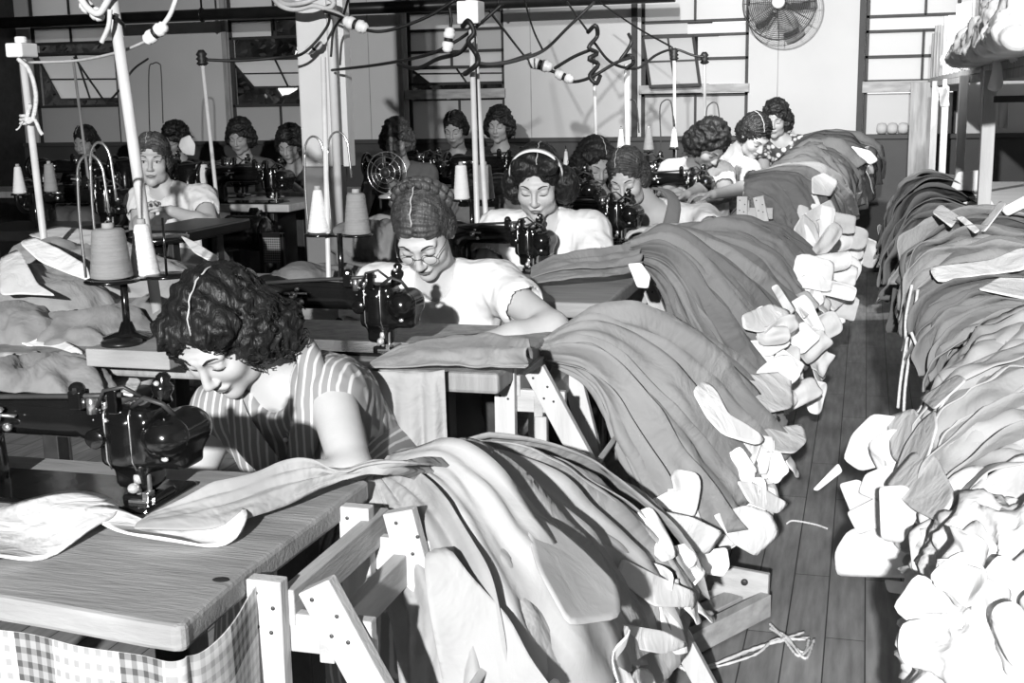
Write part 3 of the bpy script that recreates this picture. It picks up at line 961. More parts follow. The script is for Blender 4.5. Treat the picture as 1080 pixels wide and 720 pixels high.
# ------------------------------------------------------------------ sewing machine (needle point on the table at the origin, arm runs to -x)
def machine(label, loc, scale=1.0, rotz=0, group=None):
    t = thing('sewing_machine', label, 'sewing machine', loc, group)
    t.scale = (scale,)*3; t.rotation_euler = (0, 0, rotz)
    K = dict(local=True)
    mb = MB(); mb.box((-.36, -.06, -.004), (.03, .08, .006)); mb.box((-.03, -.03, .002), (.025, .03, .016))
    obj('bed', mb, M['iron'], t, bevel=.006, smooth=False, **K)
    s = SDF((-.42, -.12, -.01), (.12, .14, .24), .005)
    # column + arm + head as one casting
    s.cap((-.31, .01, .02), (-.31, .01, .13), .050, .044, k=.02)
    s.cap((-.32, .01, .132), (-.06, .0, .128), .036, .030, k=.03)
    s.cap((-.20, .0, .150), (-.05, -.005, .140), .016, .020, k=.02)
    s.rbox((-.018, 0, .112), (.042, .036, .052), .014, k=.012)
    s.rbox((-.020, -.034, .105), (.016, .008, .040), .006, k=.006)
    s.cap((-.016, 0, .08), (-.006, 0, .030), .034, .017, k=.015)
    s.cap((.048, -.026, .116), (.048, .030, .116), .033, .036, k=.008)
    s.rbox((-.016, .004, .052), (.030, .026, .030), .010, k=.012)
    s.rbox((.040, .005, .078), (.034, .028, .018), .008, k=.012)
    s.rbox((-.075, .0, .135), (.018, .028, .030), .008, k=.012)
    V, Fc = s.mesh(); V = relax(V, Fc, 1)
    obj('arm', join_sd([(V, Fc)]), M['iron'], t, smooth=True, **K)
    mb = MB()
    for x in (-.042, -.002):
        mb.tube([(x, -.033, .160), (x-.001, -.0375, .15), (x, -.0375, .075), (x+.004, -.034, .06)], .0016, 6)
    obj('trim_line', mb, M['steel'], t, smooth=True, **K)
    mb = MB(); mb.lathe([(.030, 0), (.030, .005), (.025, .008)], (.052, -.024, .118), 24, (0.15, -1, .25)); obj('cover_plate', mb, M['iron'], t, smooth=True, bevel=.001, **K)
    mb = MB()
    for a in (200, 232, 264, 298, 330):
        a = math.radians(a); mb.ball((.048+.027*math.cos(a), -.034, .119+.024*math.sin(a)), (.0048, .003, .0038), 10, 6)
    mb.ball((.048, -.034, .082), (.006, .003, .004), 10, 6)
    obj('screw_heads', mb, M['chrome'], t, smooth=True, **K)
    mb = MB(); mb.cyl((-.006, -.02, .012), (-.006, -.02, .055), .0042); mb.cyl((-.006, -.02, .035), (-.006, -.02, .050), .007)
    obj('needle_bar', mb, M['chrome'], t, smooth=True, **K)
    mb = MB(); mb.cyl((.010, -.018, .014), (.010, -.018, .06), .0035); mb.box((-.014, -.038, .006), (.018, -.004, .011)); mb.box((.004, -.03, .010), (.014, -.012, .022))
    obj('presser_foot', mb, M['steel'], t, bevel=.001, **K)
    mb = MB(); mb.ball((-.006, -.034, .030), .0085); obj('needle_clamp', mb, M['chrome'], t, smooth=True, **K)
    # take-up rods, tension posts on top
    mb = MB(); mb.tube([(-.34, -.03, .160), (-.20, -.035, .172), (-.08, -.038, .180), (-.01, -.038, .186)], .0045, 8)
    obj('lifter_rod', mb, M['dull'], t, smooth=True, **K)
    mb = MB(); mb.box((-.090, -.05, .160), (-.070, -.025, .190)); mb.ball((-.08, -.04, .192), .012); obj('rod_bracket', mb, M['iron'], t, bevel=.002, **K)
    mb = MB(); mb.box((-.030, -.046, .155), (-.015, -.03, .195)); obj('rod_bracket', mb, M['iron'], t, bevel=.002, **K)
    mb = MB(); mb.cyl((-.065, -.03, .15), (-.065, -.03, .182), .008); mb.cyl((-.045, -.028, .15), (-.045, -.028, .178), .005); obj('stud', mb, M['steel'], t, smooth=True, **K)
    tw_ = MB(); tw_.lathe([(.009, 0), (.015, .006), (.012, .015), (.016, .025), (.015, .033), (.009, .038), (.011, .046), (.006, .052)], (.022, .01, .160), 18, (.12, 0, 1))
    obj('tension_post', tw_, M['iron'], t, smooth=True, **K)
    mb = MB(); mb.ball((.026, -.006, .198), .0045); obj('oil_cap', mb, M['chrome'], t, smooth=True, **K)
    mb = MB(); mb.ball((-.040, -.038, .142), .0035); obj('oil_cap', mb, M['chrome'], t, smooth=True, **K)
    mb = MB(); mb.ball((-.062, -.030, .140), .004); obj('oil_cap', mb, M['chrome'], t, smooth=True, **K)
    mb = MB(); mb.tube([(.0, -.03, .165), (.03, -.045, .185), (.055, -.04, .175), (.066, -.03, .155)], .004, 8); mb.tube([(-.05, -.04, .165), (-.03, -.05, .195), (.0, -.048, .202), (.02, -.03, .180)], .003, 8)
    obj('take_up_lever', mb, M['dull'], t, smooth=True, **K)
    mb = MB(); mb.ball((-.226, -.038, .135), (.012, .006, .010), 10, 6); mb.ball((-.206, -.036, .120), (.008, .006, .008), 10, 6); mb.ball((-.215, -.038, .150), (.007, .006, .005), 8, 5); mb.cyl((-.25, -.036, .140), (-.19, -.037, .140), .003)
    obj('thread_guide', mb, M['steel'], t, smooth=True, **K)
    mb = MB()
    for q in range(3): mb.lathe([(.014, 0), (.016, .002), (.014, .004)], (-.055, -.034-.005*q, .112), 18, (0, -1, 0))
    obj('tension_discs', mb, M['iron'], t, smooth=True, **K)
    w = MB(); w.tube([(-.375, .01+.058*math.cos(a), .125+.058*math.sin(a)) for a in np.linspace(0, 2*PI, 28, endpoint=False)], .010, 8, closed=True)
    w.cyl((-.385, .01, .125), (-.345, .01, .125), .016)
    for a in (0, 2.09, 4.19): w.beam((-.375, .01, .125), (-.375, .01+.055*math.cos(a), .125+.055*math.sin(a)), .010, .008)
    obj('hand_wheel', w, M['iron'], t, smooth=True, **K)
    return t

# ------------------------------------------------------------------ thread cones and stands
def cone(label, base, r=.045, h=.115, white=True, group=None, top=.72):
    t = thing('thread_cone', label, 'thread cone', base, group)
    mb = MB(); pr = [(r*.80, 0), (r, .004)]
    for i in range(26):
        u = i/25; z = .004+(h-.012)*u
        pr.append((r*(1-(1-top)*u)*(1+.012*math.sin(i*2.2)), z))
    pr += [(r*top*.85, h-.004), (r*.3, h-.003)]
    mb.lathe(pr, (0, 0, 0), 30); obj('thread', mb, M['cone_w' if white else 'cone_g'], t, smooth=True, local=True)
    mb = MB(); mb.lathe([(r*.30, h-.006), (r*.28, h+.008), (r*.2, h+.009)], (0, 0, 0), 16); obj('core', mb, M['cardboard'], t, smooth=True, local=True)
    return t

def stand(label, base, top_z, discs, hooks, mat_='iron'):
    """thread stand: base point, height of the cone tray (world z), discs [(dx,dy,r)], hooks [(dx,h,reach)]"""
    b = Vector(base); t = thing('thread_stand', label, 'thread stand', b)
    mb = MB(); mb.lathe([(.055, 0), (.055, .008), (.02, .018), (.012, .04)], (0, 0, 0), 20); obj('foot', mb, M[mat_], t, smooth=True, local=True)
    z = top_z-b.z
    mb = MB(); mb.cyl((0, 0, .01), (0, 0, z), .0085); obj('post', mb, M[mat_], t, smooth=True, local=True)
    xs = [d[0] for d in discs]
    mb = MB(); mb.beam((min(xs), discs[0][1], z-.008), (max(xs), discs[-1][1], z-.008), .014, .006); obj('crossbar', mb, M[mat_], t, bevel=.001, local=True)
    for dx, dy, r in discs:
        mb = MB(); mb.lathe([(r, 0), (r, .005), (r*.9, .008)], (dx, dy, z-.008), 24); mb.cyl((dx, dy, z), (dx, dy, z+.13), .003)
        obj('spool_tray', mb, M[mat_], t, smooth=True, local=True)
    for dx, h, reach in hooks:
        mb = MB(); pts = [(dx, 0, z), (dx-.004, 0, z+h*.5), (dx, 0, z+h-.04)]
        for a in np.linspace(PI, 0.1, 9): pts.append((dx+reach/2+reach/2*math.cos(a), 0, z+h-.04+.05*math.sin(a)))
        pts.append((dx+reach+.006, 0, z+h-.12))
        mb.tube(spline(pts, 40), .0032, 6); obj('guide_hook', mb, M['steel' if reach > 0 else 'iron'], t, smooth=True, local=True)
    return t

def table(label, x0, x1, y0, y1, z=.76, th=.045, material='tabletop', legs=True, round_=0.0):
    t = thing('sewing_table', label, 'table', ((x0+x1)/2, (y0+y1)/2, 0))
    mb = MB(); mb.box((x0, y0, z-th), (x1, y1, z)); obj('tabletop', mb, M[material], t, bevel=.008)
    for x in ((x0+.12), (x1-.16)):
        for y in (y0+.1, y1-.06):
            if not legs: continue
            mb = MB(); mb.box((x-.025, y-.025, 0), (x+.025, y+.025, z-th)); obj('leg', mb, M['dull'], t, bevel=.003)
    return t

def wire(label, pts, r=.006, m='wire', name='overhead_wire', n=40):
    mb = MB(); mb.tube(spline([P(*p) for p in pts], n), r, 6)
    o = obj(name, mb, M[m], smooth=True); tag(o, label, 'cord'); return o

def lump(name, label, cat, base, r, material, seed, parts=6, amp=.022, sc=9, h=.009, stretch=(1, 1, 1), group=None, flat=None):
    """crumpled cloth: soft heap with ridged folds, resting flat on its base"""
    rnd = random.Random(seed); b = Vector(base); rx, ry, rz = r
    s = SDF((b.x-rx*1.5-.06, b.y-ry*1.5-.06, b.z-.03), (b.x+rx*1.5+.06, b.y+ry*1.5+.06, b.z+rz*1.6+.06), h)
    s.ell(b+Vector((0, 0, rz*.25)), (rx*.9, ry*.9, rz*.7), k=.03)
    for _ in range(parts):
        s.ell(b+Vector((rnd.uniform(-.6, .6)*rx, rnd.uniform(-.6, .6)*ry, rnd.uniform(.1, .7)*rz)), (rx*rnd.uniform(.3, .55), ry*rnd.uniform(.3, .55), rz*rnd.uniform(.25, .5)), k=.03)
    s.plane(b, (0, 0, -1), k=.01)
    V, Fc = s.mesh(); V = relax(V, Fc, 1); Nn = vnormals(V, Fc)
    Q = V*np.array(stretch); w = np.stack([np_noise(Q, sc*.5, seed+i) for i in range(3)], 1)*.06
    Q = Q+w
    n1 = 1-2.4*np.abs(np_noise(Q, sc, seed)); n2 = 1-2.4*np.abs(np_noise(Q, sc*2.1, seed+9))
    d = amp*(n1*.8+n2*.35); up = np.clip((V[:, 2]-b.z)/.03, 0, 1)
    V = V+Nn*(d*up)[:, None]
    o = obj(name, join_sd([(V, Fc)]), material, smooth=True); tag(o, label, cat, group); return o
# ------------------------------------------------------------------ room shell
WY = 9.6
wallx = lambda px, py=90: P(px, py, WY).x
wallz = lambda px, py: P(px, py, WY).z
LX = wallx(22)
mb = MB(); mb.box((LX-.2, -6.0, -.06), (2.6, WY+.1, 0)); fl = struct('floor', mb, M['floor'])
mb = MB(); mb.box((LX-.2, -6.0, 3.1), (2.6, WY+.1, 3.2)); struct('ceiling', mb, M['plaster'])
mb = MB(); mb.box((LX-.15, -6.0, 0), (LX, WY, 3.1)); struct('wall_left', mb, M['dull'])  # shadow on this side of the room is put into the near-black wall colour
mb = MB(); mb.box((2.45, -6.0, 0), (2.6, WY, 3.1)); struct('wall_right', mb, M['plaster'])
mb = MB(); mb.box((LX-.15, -6.15, 0), (2.6, -6.0, 3.1)); struct('wall_front', mb, M['greywood'])
wz = 1.02
wins = [(36, 124, 112), (243, 338, 111), (430, 532, 104), (676, 789, 98), (911, 1010, 97)]
WX = [(wallx(a), wallx(b), wallz((a+b)/2, s)) for a, b, s in wins]
mb = MB(); xs = [LX]+[v for w in WX for v in w[:2]]+[2.45]
for i in range(0, len(xs), 2): mb.box((xs[i], WY, wz), (xs[i+1], WY+.12, 3.1))
for x0, x1, zs in WX: mb.box((x0, WY, 2.62), (x1, WY+.12, 3.1))
struct('wall_back', mb, M['plaster'])
mb = MB(); mb.box((LX, WY-.03, 0), (2.45, WY+.12, wz-.03)); struct('trim_1', mb, M['wain'])
mb = MB(); mb.box((LX, WY-.055, wz-.035), (2.45, WY+.12, wz)); struct('trim_2', mb, M['wain'], bevel=.005)
n = 3
for px in (240.5, 424, 669.5, 907.5):
    x = wallx(px); mb = MB(); mb.box((x-.022, WY-.03, wz), (x+.022, WY, 3.1)); struct('trim_%d' % n, mb, M['frame'] if px > 600 else M['greywood'], bevel=.003); n += 1
for px in (390, 560, 820):
    x = wallx(px); mb = MB(); mb.box((x-.003, WY-.003, wz), (x+.003, WY, 3.1)); struct('trim_%d' % n, mb, M['greywood']); n += 1

def bar(mb, a, b, w=.022, Y0=None, Y=WY+.03):
    mb.beam(P(a[0], a[1], Y), P(b[0], b[1], Y), w, w)

def window(i, rows, vbars, sill, panes, sash=None, low=True):
    px0, px1, ps = wins[i]; x0, x1, zs = WX[i]
    fr = MB()
    for x in (x0+.012, x1-.012): fr.box((x-.014, WY+.02, wz), (x+.014, WY+.06, 2.62))
    for y in rows:
        z = wallz((px0+px1)/2, y); fr.box((x0, WY+.02, z-.011), (x1, WY+.05, z+.011))
    top = 2.60
    fr.box((x0, WY+.02, top-.01), (x1, WY+.06, top+.02))
    for vx, y0, y1 in vbars:
        x = wallx(vx); z0 = wallz(vx, y1) if y1 is not None else wz; z1 = wallz(vx, y0) if y0 is not None else 2.6
        fr.box((x-.009, WY+.02, z0), (x+.009, WY+.05, z1))
    w = struct('window_%d' % (i+1), fr, M['frame'], bevel=.002)
    for (a, b, y0, y1, m) in panes:
        xa, xb = wallx(a), wallx(b); za = wz if y1 is None else wallz((a+b)/2, y1); zb = 2.6 if y0 is None else wallz((a+b)/2, y0)
        mb = MB(); mb.add([(xa, WY+.035, za), (xb, WY+.035, za), (xb, WY+.035, zb), (xa, WY+.035, zb)], [(0, 1, 2, 3)]); obj('pane', mb, M[m], w)
    if sill:
        mb = MB(); mb.box((x0-.01, WY-.04, wallz((px0+px1)/2, sill[1])), (x1+.01, WY+.06, wallz((px0+px1)/2, sill[0]))); obj('window_sill', mb, M['sill'], w, bevel=.004)
    if sash:
        (ax, ay, Ya), (bx, by, Yb), (cx, cy, Yc), (dx, dy, Yd), split = sash   # tl tr br bl
        tl, tr, br, bl = P(ax, ay, Ya), P(bx, by, Yb), P(cx, cy, Yc), P(dx, dy, Yd)
        s_ = MB()
        for a, b in ((tl, tr), (tr, br), (br, bl), (bl, tl)): s_.beam(a, b, .02, .02, (0, 1, 0))
        s_.beam(tl.lerp(bl, split), tr.lerp(br, split), .014, .014, (0, 1, 0)); s_.beam(tl.lerp(tr, .5), bl.lerp(br, .5), .014, .014, (0, 1, 0))
        so = obj('sash', s_, M['frame'], w)
        nrm = (tr-tl).cross(bl-tl).normalized()*.003
        mb = MB(); mb.add([tl, tr, br, bl], [(0, 1, 2, 3)])
        obj('pane', mb, M['frost'], so)
    return w
window(0, (28, 45, 57, 112), ((77, None, 45), (80, 112, None)), None, [(36, 124, None, 27, 'frost'), (36, 124, 28, 45, 'frost'), (36, 124, 112, None, 'frost_d')],
       sash=((38, 57, WY+.04), (122, 57, WY+.04), (127, 104, WY+.34), (64, 105, WY+.34), .55))
window(1, (20, 39, 61, 111), ((291, None, 38), (293, 111, None)), None, [(243, 338, None, 19, 'frost'), (243, 287, 20, 39, 'frost'), (243, 338, 111, None, 'frost_d')],
       sash=((243, 63, WY+.04), (338, 61, WY+.04), (341, 91, WY+.34), (268, 92, WY+.34), .5))
window(2, (12, 31, 54, 71, 88), ((476, None, 54), (476, 54, 70), (483, 106, None)), (94, 104), [(430, 532, None, 12, 'frost'), (430, 532, 12, 31, 'frost'), (430, 532, 31, 54, 'frost_d'), (430, 532, 54, 71, 'frost'), (430, 532, 106, None, 'frost_d')],
       sash=((431, 71, WY+.04), (531, 70, WY+.04), (533, 87, WY+.22), (453, 88, WY+.22), .4))
window(3, (22, 37, 62, 100), ((732, None, 22), (733, 100, None)), (89, 98), [(676, 789, None, 22, 'frost'), (724, 789, 24, 36, 'frost_b'), (676, 724, 24, 36, 'frost_d'), (735, 789, 38, 88, 'frost'), (676, 789, 100, None, 'frost_d')],
       sash=((678, 40, WY-.02), (731, 38, WY-.02), (738, 89, WY-.14), (686, 91, WY-.14), .5))
window(4, (16, 32, 59, 85), ((973, None, 16), (972, 32, 85)), (85, 97), [(911, 1010, None, 15, 'frost'), (911, 1010, 17, 32, 'frost_b'), (911, 1010, 33, 85, 'frost'), (911, 1010, 98, None, 'frost_d')])

# trees outside the left windows
def tree(label, x, y, seed, n=420):
    t = thing('tree', label, 'tree', (x, y, 0)); rnd = random.Random(seed)
    mb = MB(); mb.tube([(x, y, 0), (x+.05, y, 1.0), (x, y, 2.2)], [.12, .09, .05], 10); obj('trunk', mb, M['dull'], t, smooth=True)
    for m_, nn in (('foliage', n), ('foliage_b', n//14)):
        mb = MB()
        for _ in range(nn):
            c = Vector((x+rnd.gauss(0, .75), y+rnd.gauss(0, .2), rnd.uniform(.9, 3.0)))
            a = Vector((rnd.gauss(0, 1), rnd.gauss(0, 1), rnd.gauss(0, 1))).normalized(); b = a.orthogonal().normalized(); s_ = rnd.uniform(.03, .07) if m_ == 'foliage' else rnd.uniform(.015, .035)
            mb.add([c-a*s_, c+b*s_*.5, c+a*s_, c-b*s_*.5], [(0, 1, 2, 3)])
        obj('foliage', mb, M[m_], t)
    s = SDF((x-2.6, y+.1, .3), (x+2.2, y+1.1, 3.4), .06)
    for _ in range(46): s.ell((x+rnd.uniform(-2.2, 1.6), y+.55, rnd.uniform(.7, 3.0)), (.38, .3, .34), k=.05)
    V, Fc = s.mesh(); Nn = vnormals(V, Fc); V = V+Nn*(.07*np_noise(V, 7, seed))[:, None]; obj('crown', join_sd([(V, Fc)]), M['foliage'], t)
tree('dark leafy tree outside the far left window', wallx(85)-.6, WY+2.0, 3, 900)
tree('dark leafy tree seen through the window beside the white column', wallx(290), WY+1.9, 4, 900)
tree('dark bush low outside the window behind the twin white rods', wallx(470)+.3, WY+2.2, 5, 500)
mb = MB(); mb.box((LX-4, WY+.2, -.3), (6, WY+8, -.2)); struct('ground', mb, M['foliage'])

# pipe hung below the ceiling near the back wall
a = P(-60, 25.5, 8.9); b = P(712, -3, 8.9)
t = thing('overhead_pipe', 'long black pipe running along the top of the back wall', 'pipe', (0, 8.9, a.z))
mb = MB(); mb.cyl((LX, 8.9, (a.z+b.z)/2), (b.x, 8.9, (a.z+b.z)/2), .045); obj('pipe', mb, M['blackpaint'], t, smooth=True)
zt = (a.z+b.z)/2
for px in (20, 262, 396, 555):
    x = wallx(px); mb = MB(); mb.cyl((x, 8.9, zt), (x, 8.9, 3.1), .008); mb.tube([(x+.001, 8.9+.05*math.cos(q), zt+.05*math.sin(q)) for q in np.linspace(0, 2*PI, 14, endpoint=False)], .008, 6, closed=True)
    obj('hanger', mb, M['blackpaint'], t, smooth=True)
# column
Yc = 5.5
x0, x1 = P(313, 60, Yc).x, P(346, 60, Yc).x
t = thing('column', 'square white painted post with a grey lower part in mid room', 'column', ((x0+x1)/2, Yc, 0))
mb = MB(); mb.box((x0, Yc, 1.02), (x1, Yc+.16, 3.1)); obj('upper_shaft', mb, M['colw'], t, bevel=.01)
mb = MB(); mb.box((x0-.001, Yc-.001, 0), (x1+.001, Yc+.161, 1.02)); obj('lower_shaft', mb, M['colg'], t, bevel=.01)
mb = MB(); mb.cyl((x1+.025, Yc-.01, .3), (x1+.025, Yc-.01, 3.1), .020); obj('conduit', mb, M['colw'], t, smooth=True)
mb = MB(); mb.box((x1+.045, Yc+.02, 1.02), (x1+.075, Yc+.1, 3.1)); obj('edge_board', mb, M['colw'], t, bevel=.004)

# wall fan with round cage (two-tone light hub)
def wall_fan(label, px, py, Y, R=.255, tilt=0.0, mat_='steel', hub=True):
    c = P(px, py, Y); t = thing('wall_fan', label, 'fan', c)
    mb = MB(); Mr = Matrix.Rotation(tilt, 3, 'Z')
    f = lambda x, y, z: Mr @ Vector((x, y, z))
    for k in range(1, 21):
        r = R*k/20; yy = -.11*(1-(r/R)**2)
        mb.tube([f(r*math.cos(q), yy, r*math.sin(q)) for q in np.linspace(0, 2*PI, 44, endpoint=False)], .0022 if k < 20 else .006, 5, closed=True)
    for k in range(12):
        q = 2*PI*k/12
        mb.tube([f(r*math.cos(q), -.11*(1-(r/R)**2), r*math.sin(q)) for r in np.linspace(.03, R, 8)], .002, 5)
        mb.tube([f(R*math.cos(q), 0, R*math.sin(q)), f(R*.6*math.cos(q), .1, R*.6*math.sin(q)), f(.05*math.cos(q), .12, .05*math.sin(q))], .002, 5)
    obj('cage', mb, M['dull'], t, smooth=True, local=True)
    for k in range(4):
        q0 = k*PI/2+.4; mb = MB(); vs = []
        for i in range(7):
            r = .03+(R*.86-.03)*i/6; w_ = .25+.35*math.sin(PI*(i+1)/8)
            for j in range(5):
                q = q0+w_*(j/4-.5)*1.6; vs.append(f(r*math.cos(q), .03*(j/4-.5)*2, r*math.sin(q)))
        mb.add(vs, [(5*i+j, 5*i+j+1, 5*i+5+j+1, 5*i+5+j) for i in range(6) for j in range(4)])
        obj('blade', mb, M['greywood'], t, smooth=True, solid=.002, local=True)
    mb = MB(); mb.lathe([(.045, 0), (.045, .02), (.03, .03), (.0, .032)], f(0, -.09, 0), 20, (0, -1, 0)); obj('hub', mb, M['ceramic'], t, smooth=True, local=True)
    mb = MB(); mb.cyl(f(0, .0, 0), f(0, .16, 0), .06, .05); mb.cyl(f(0, .1, 0), (0, WY-c.y, .12), .018); mb.box((-.05, WY-c.y-.02, .05), (.05, WY-c.y, .2))
    obj('motor', mb, M['dull'], t, local=True)
    return t
wall_fan('round caged fan with a white hub on the back wall above the aisle', 822, 3, 9.25)

# small round electric fan in the dark behind the column top
def desk_fan(label, px, py, Y, R, base_z):
    c = P(px, py, Y); t = thing('desk_fan', label, 'fan', (c.x, c.y, base_z)); h = c.z-base_z
    mb = MB()
    for k in range(1, 5):
        r = R*k/4; mb.tube([(r*math.cos(q), -.03*(1-(r/R)**2), h+r*math.sin(q)) for q in np.linspace(0, 2*PI, 30, endpoint=False)], .003 if k == 4 else .0018, 5, closed=True)
    for k in range(8):
        q = 2*PI*k/8+.2; mb.tube([(r*math.cos(q), -.03*(1-(r/R)**2), h+r*math.sin(q)) for r in (.02, R*.5, R)], .0018, 5)
    obj('cage', mb, M['steel'], t, smooth=True, local=True)
    for k in range(4):
        q0 = k*PI/2+.5; mb = MB(); vs = []
        for i in range(6):
            r = .015+(R*.85-.015)*i/5
            for j in range(4):
                q = q0+(j/3-.5)*1.0; vs.append((r*math.cos(q), .012*(j/3-.5)*2, h+r*math.sin(q)))
        mb.add(vs, [(4*i+j, 4*i+j+1, 4*i+4+j+1, 4*i+4+j) for i in range(5) for j in range(3)])
        obj('blade', mb, M['dull'], t, smooth=True, solid=.002, local=True)
    mb = MB(); mb.ball((0, -.01, h), R*.3); mb.cyl((0, .0, h), (0, .08, h), R*.32, R*.2); obj('motor', mb, M['dull'], t, smooth=True, local=True)
    mb = MB(); mb.cyl((0, .03, .02), (0, .03, h), .008); mb.lathe([(.06, 0), (.055, .012), (.02, .022), (.01, .03)], (0, .03, 0), 20); obj('base', mb, M['chrome'], t, smooth=True, local=True)
desk_fan('small caged desk fan on the bench right of the white column', 408, 182, 5.9, .105, P(408, 209, 5.9).z)

# ------------------------------------------------------------------ poles with rope, boxes and plug sockets
def pole(label, a, b, Y, r, box=None, m='pole', rope=False, Yb=None, insul=False, zbase=.0):
    A = P(a[0], a[1], Y); B = P(b[0], b[1], Yb or Y); t = thing('upright_pole', label, 'pole', B)
    d_ = (B-A).normalized(); zt_ = zbase; B2 = B+d_*((B.z-zt_)/-d_.z) if B.z > zt_ else B
    mb = MB(); mb.cyl(B2, A, r); obj('pipe', mb, M[m], t, smooth=True)
    d = (A-B).normalized()
    if box:
        w, h, dy = box; c = A+d*dy; mb = MB(); mb.box((c.x-w/2, c.y-.04, c.z-h/2), (c.x+w/2, c.y+.04, c.z+h/2)); mb.cyl(c+Vector((0, 0, h/2)), c+Vector((0, 0, h/2+.02)), .018)
        obj('switch_box', mb, M['box_w'], t, bevel=.005)
    if insul:
        mb = MB(); mb.lathe([(.018, 0), (.028, .01), (.018, .02), (.028, .03), (.018, .04), (.026, .05), (.012, .07)], A-d*.03, 14, d); obj('socket', mb, M['wire'], t, smooth=True)
    if rope:
        mb = MB()
        q = spline([P(19, 62, Y-.03), P(31, 74, Y-.03), P(38, 100, Y-.03), P(35, 124, Y-.03), P(28, 128, Y-.03), P(32, 110, Y-.03)], 30); mb.tube(q, .007, 6)
        q = spline([P(24, 126, Y-.03), P(36, 126, Y-.03), P(42, 138, Y-.03), P(45, 142, Y-.03)], 14); mb.tube(q, .006, 6)
        for yy in (122, 126, 130):
            c = P(29.5, yy, Y); mb.tube([c+Vector((.022*math.cos(s_), .022*math.sin(s_), 0)) for s_ in np.linspace(0, 2*PI, 14, endpoint=False)], .005, 5, closed=True)
        mb.tube(spline([P(24, 128, Y-.03), P(20, 135, Y-.02), P(17, 137, Y-.02)], 8), .003, 5)
        obj('knotted_rope', mb, M['rope'], t, smooth=True)
    return t
pole('thick pale leaning pole behind the big grey thread cone', (117, -12), (152, 232), 2.75, .0125*1.15, zbase=.76)
pole('pale pole with white box and knotted rope at the far left', (24, 62), (46, 250), 3.3, .011, box=(.058, .042, .025), rope=True)
pole('thin pale pole left of the white column', (213, 62), (231, 232), 5.2, .009, insul=True)
pole('pale rod standing in front of the white column', (341, 60), (347, 306), 3.3, .0075)
pole('left one of the twin white rods with the small white box', (497, 28), (503, 222), 4.1, .0095, box=(.075, .075, .045))
pole('right one of the twin white rods', (500, 34), (512, 222), 4.15, .0095)
pole('thin steel rod under the black coiled cord', (626, 52), (629, 160), 6.6, .009)
pole('thin pale pole behind the woman with the dark collar', (661, 68), (662, 160), 6.9, .016)
pole('thin rod with dark socket in front of the window', (711, 58), (712, 165), 7.4, .009, insul=True)
pole('dark rod with socket in front of the window panes', (743, 62), (744, 160), 7.5, .009, m='greywood', insul=True)
pole('thin dark pole in front of the far left window', (77, 62), (87, 140), 6.2, .008, m='greywood')
for k, (x, y0, y1, Yp) in enumerate(((158, 66, 140, 7.5), (697, 105, 150, 7.2), (660, 105, 150, 7.2), (746, 108, 150, 7.4))):
    mb = MB(); w_ = 12
    b_ = P(x, y1, Yp); b_.z = .78
    mb.tube(spline([b_, P(x, y1, Yp), P(x-1, y0+10, Yp), P(x+w_*.3, y0+1, Yp), P(x+w_*.8, y0+1, Yp), P(x+w_, y0+10, Yp), P(x+w_+2, y1-10, Yp)], 36), .004, 6)
    tag(obj('thread_hook', mb, M['dull'], smooth=True), ['hooked wire thread guide on the wall behind the leaning pole', 'tall hooked wire in front of the middle window panes', 'hooked wire left of the window rods', 'pale hooked wire right of the window rods'][k], 'thread guide')

def connector(label, px, py, Y, ang, m='ceramic', s_=1.0):
    c = P(px, py, Y); t = thing('plug_connector', label, 'electric plug', c); d = Vector((math.cos(ang), 0, math.sin(ang)))
    for sg in (-1, 1):
        mb = MB(); mb.lathe([(.006*s_, 0), (.020*s_, .004*s_), (.022*s_, .018*s_), (.017*s_, .026*s_), (.019*s_, .03*s_), (.010*s_, .04*s_)], d*(.004*s_*sg), 16, d*sg); obj('plug_half', mb, M[m], t, smooth=True, local=True)
    mb = MB(); mb.cyl(-d*.006*s_, d*.006*s_, .016*s_); obj('joint', mb, M['wire'], t, smooth=True, local=True)
connector('white plug joint right of the leaning pole', 164, 35, 2.7, .55, s_=.8)
connector('pair of white plugs hanging right of the column', 375, 26, 5.0, -.35, s_=1.3)
connector('black and white plug on the front of the column', 331, 50, 5.4, .5, s_=1.0)
connector('dark plugs in the tangle left of the steel rod', 570, 68, 6.4, -.3, s_=1.5)
connector('dark plug pair on the low loop of cord', 595, 81, 6.4, -.4, s_=1.2)
connector('white plug tied at the left overhead cord', 97, 11, 2.75, -.6, s_=.8)
connector('dark plug hanging by the twin white rods', 473, 42, 4.3, 1.4, s_=1.0)
W_ = wire
W_('white cord looping from the leaning pole to the plug', [(82, -8, 2.72), (92, 8, 2.72), (104, 14, 2.72), (112, 4, 2.72), (118, -8, 2.72)], .009, 'wire_w')
W_('white cord from the top edge down to the plug joint', [(188, -8, 2.72), (180, 14, 2.71), (172, 26, 2.7), (164, 34, 2.7)], .006, 'wire_w')
W_('pale cord stretched between the rope pole and the plug joint', [(30, 66, 3.25), (80, 64, 3.1), (125, 55, 2.85), (160, 41, 2.7)], .004, 'wire_w')
W_('black cord ring around the leaning pole', [(106, 12, 2.75), (118, 17, 2.72), (128, 24, 2.75), (130, 29, 2.8)], .006)
W_('black cord leaving the front of the column to the left pole', [(216, 63, 5.1), (250, 64, 5.15), (290, 61, 5.2), (320, 56, 5.3), (345, 28, 5.35), (347, 10, 5.4)], .007)
W_('black cord sagging right from the pair of white plugs', [(342, 12, 5.2), (360, 18, 5.1), (384, 31, 5.0), (410, 32, 5), (450, 18, 5), (480, 0, 5)], .007)
W_('long black cord swinging from the column to the twin rods', [(350, 74, 5.4), (400, 68, 5.0), (450, 58, 4.6), (480, 44, 4.3), (505, 26, 4.1), (530, 4, 4.1)], .0065)
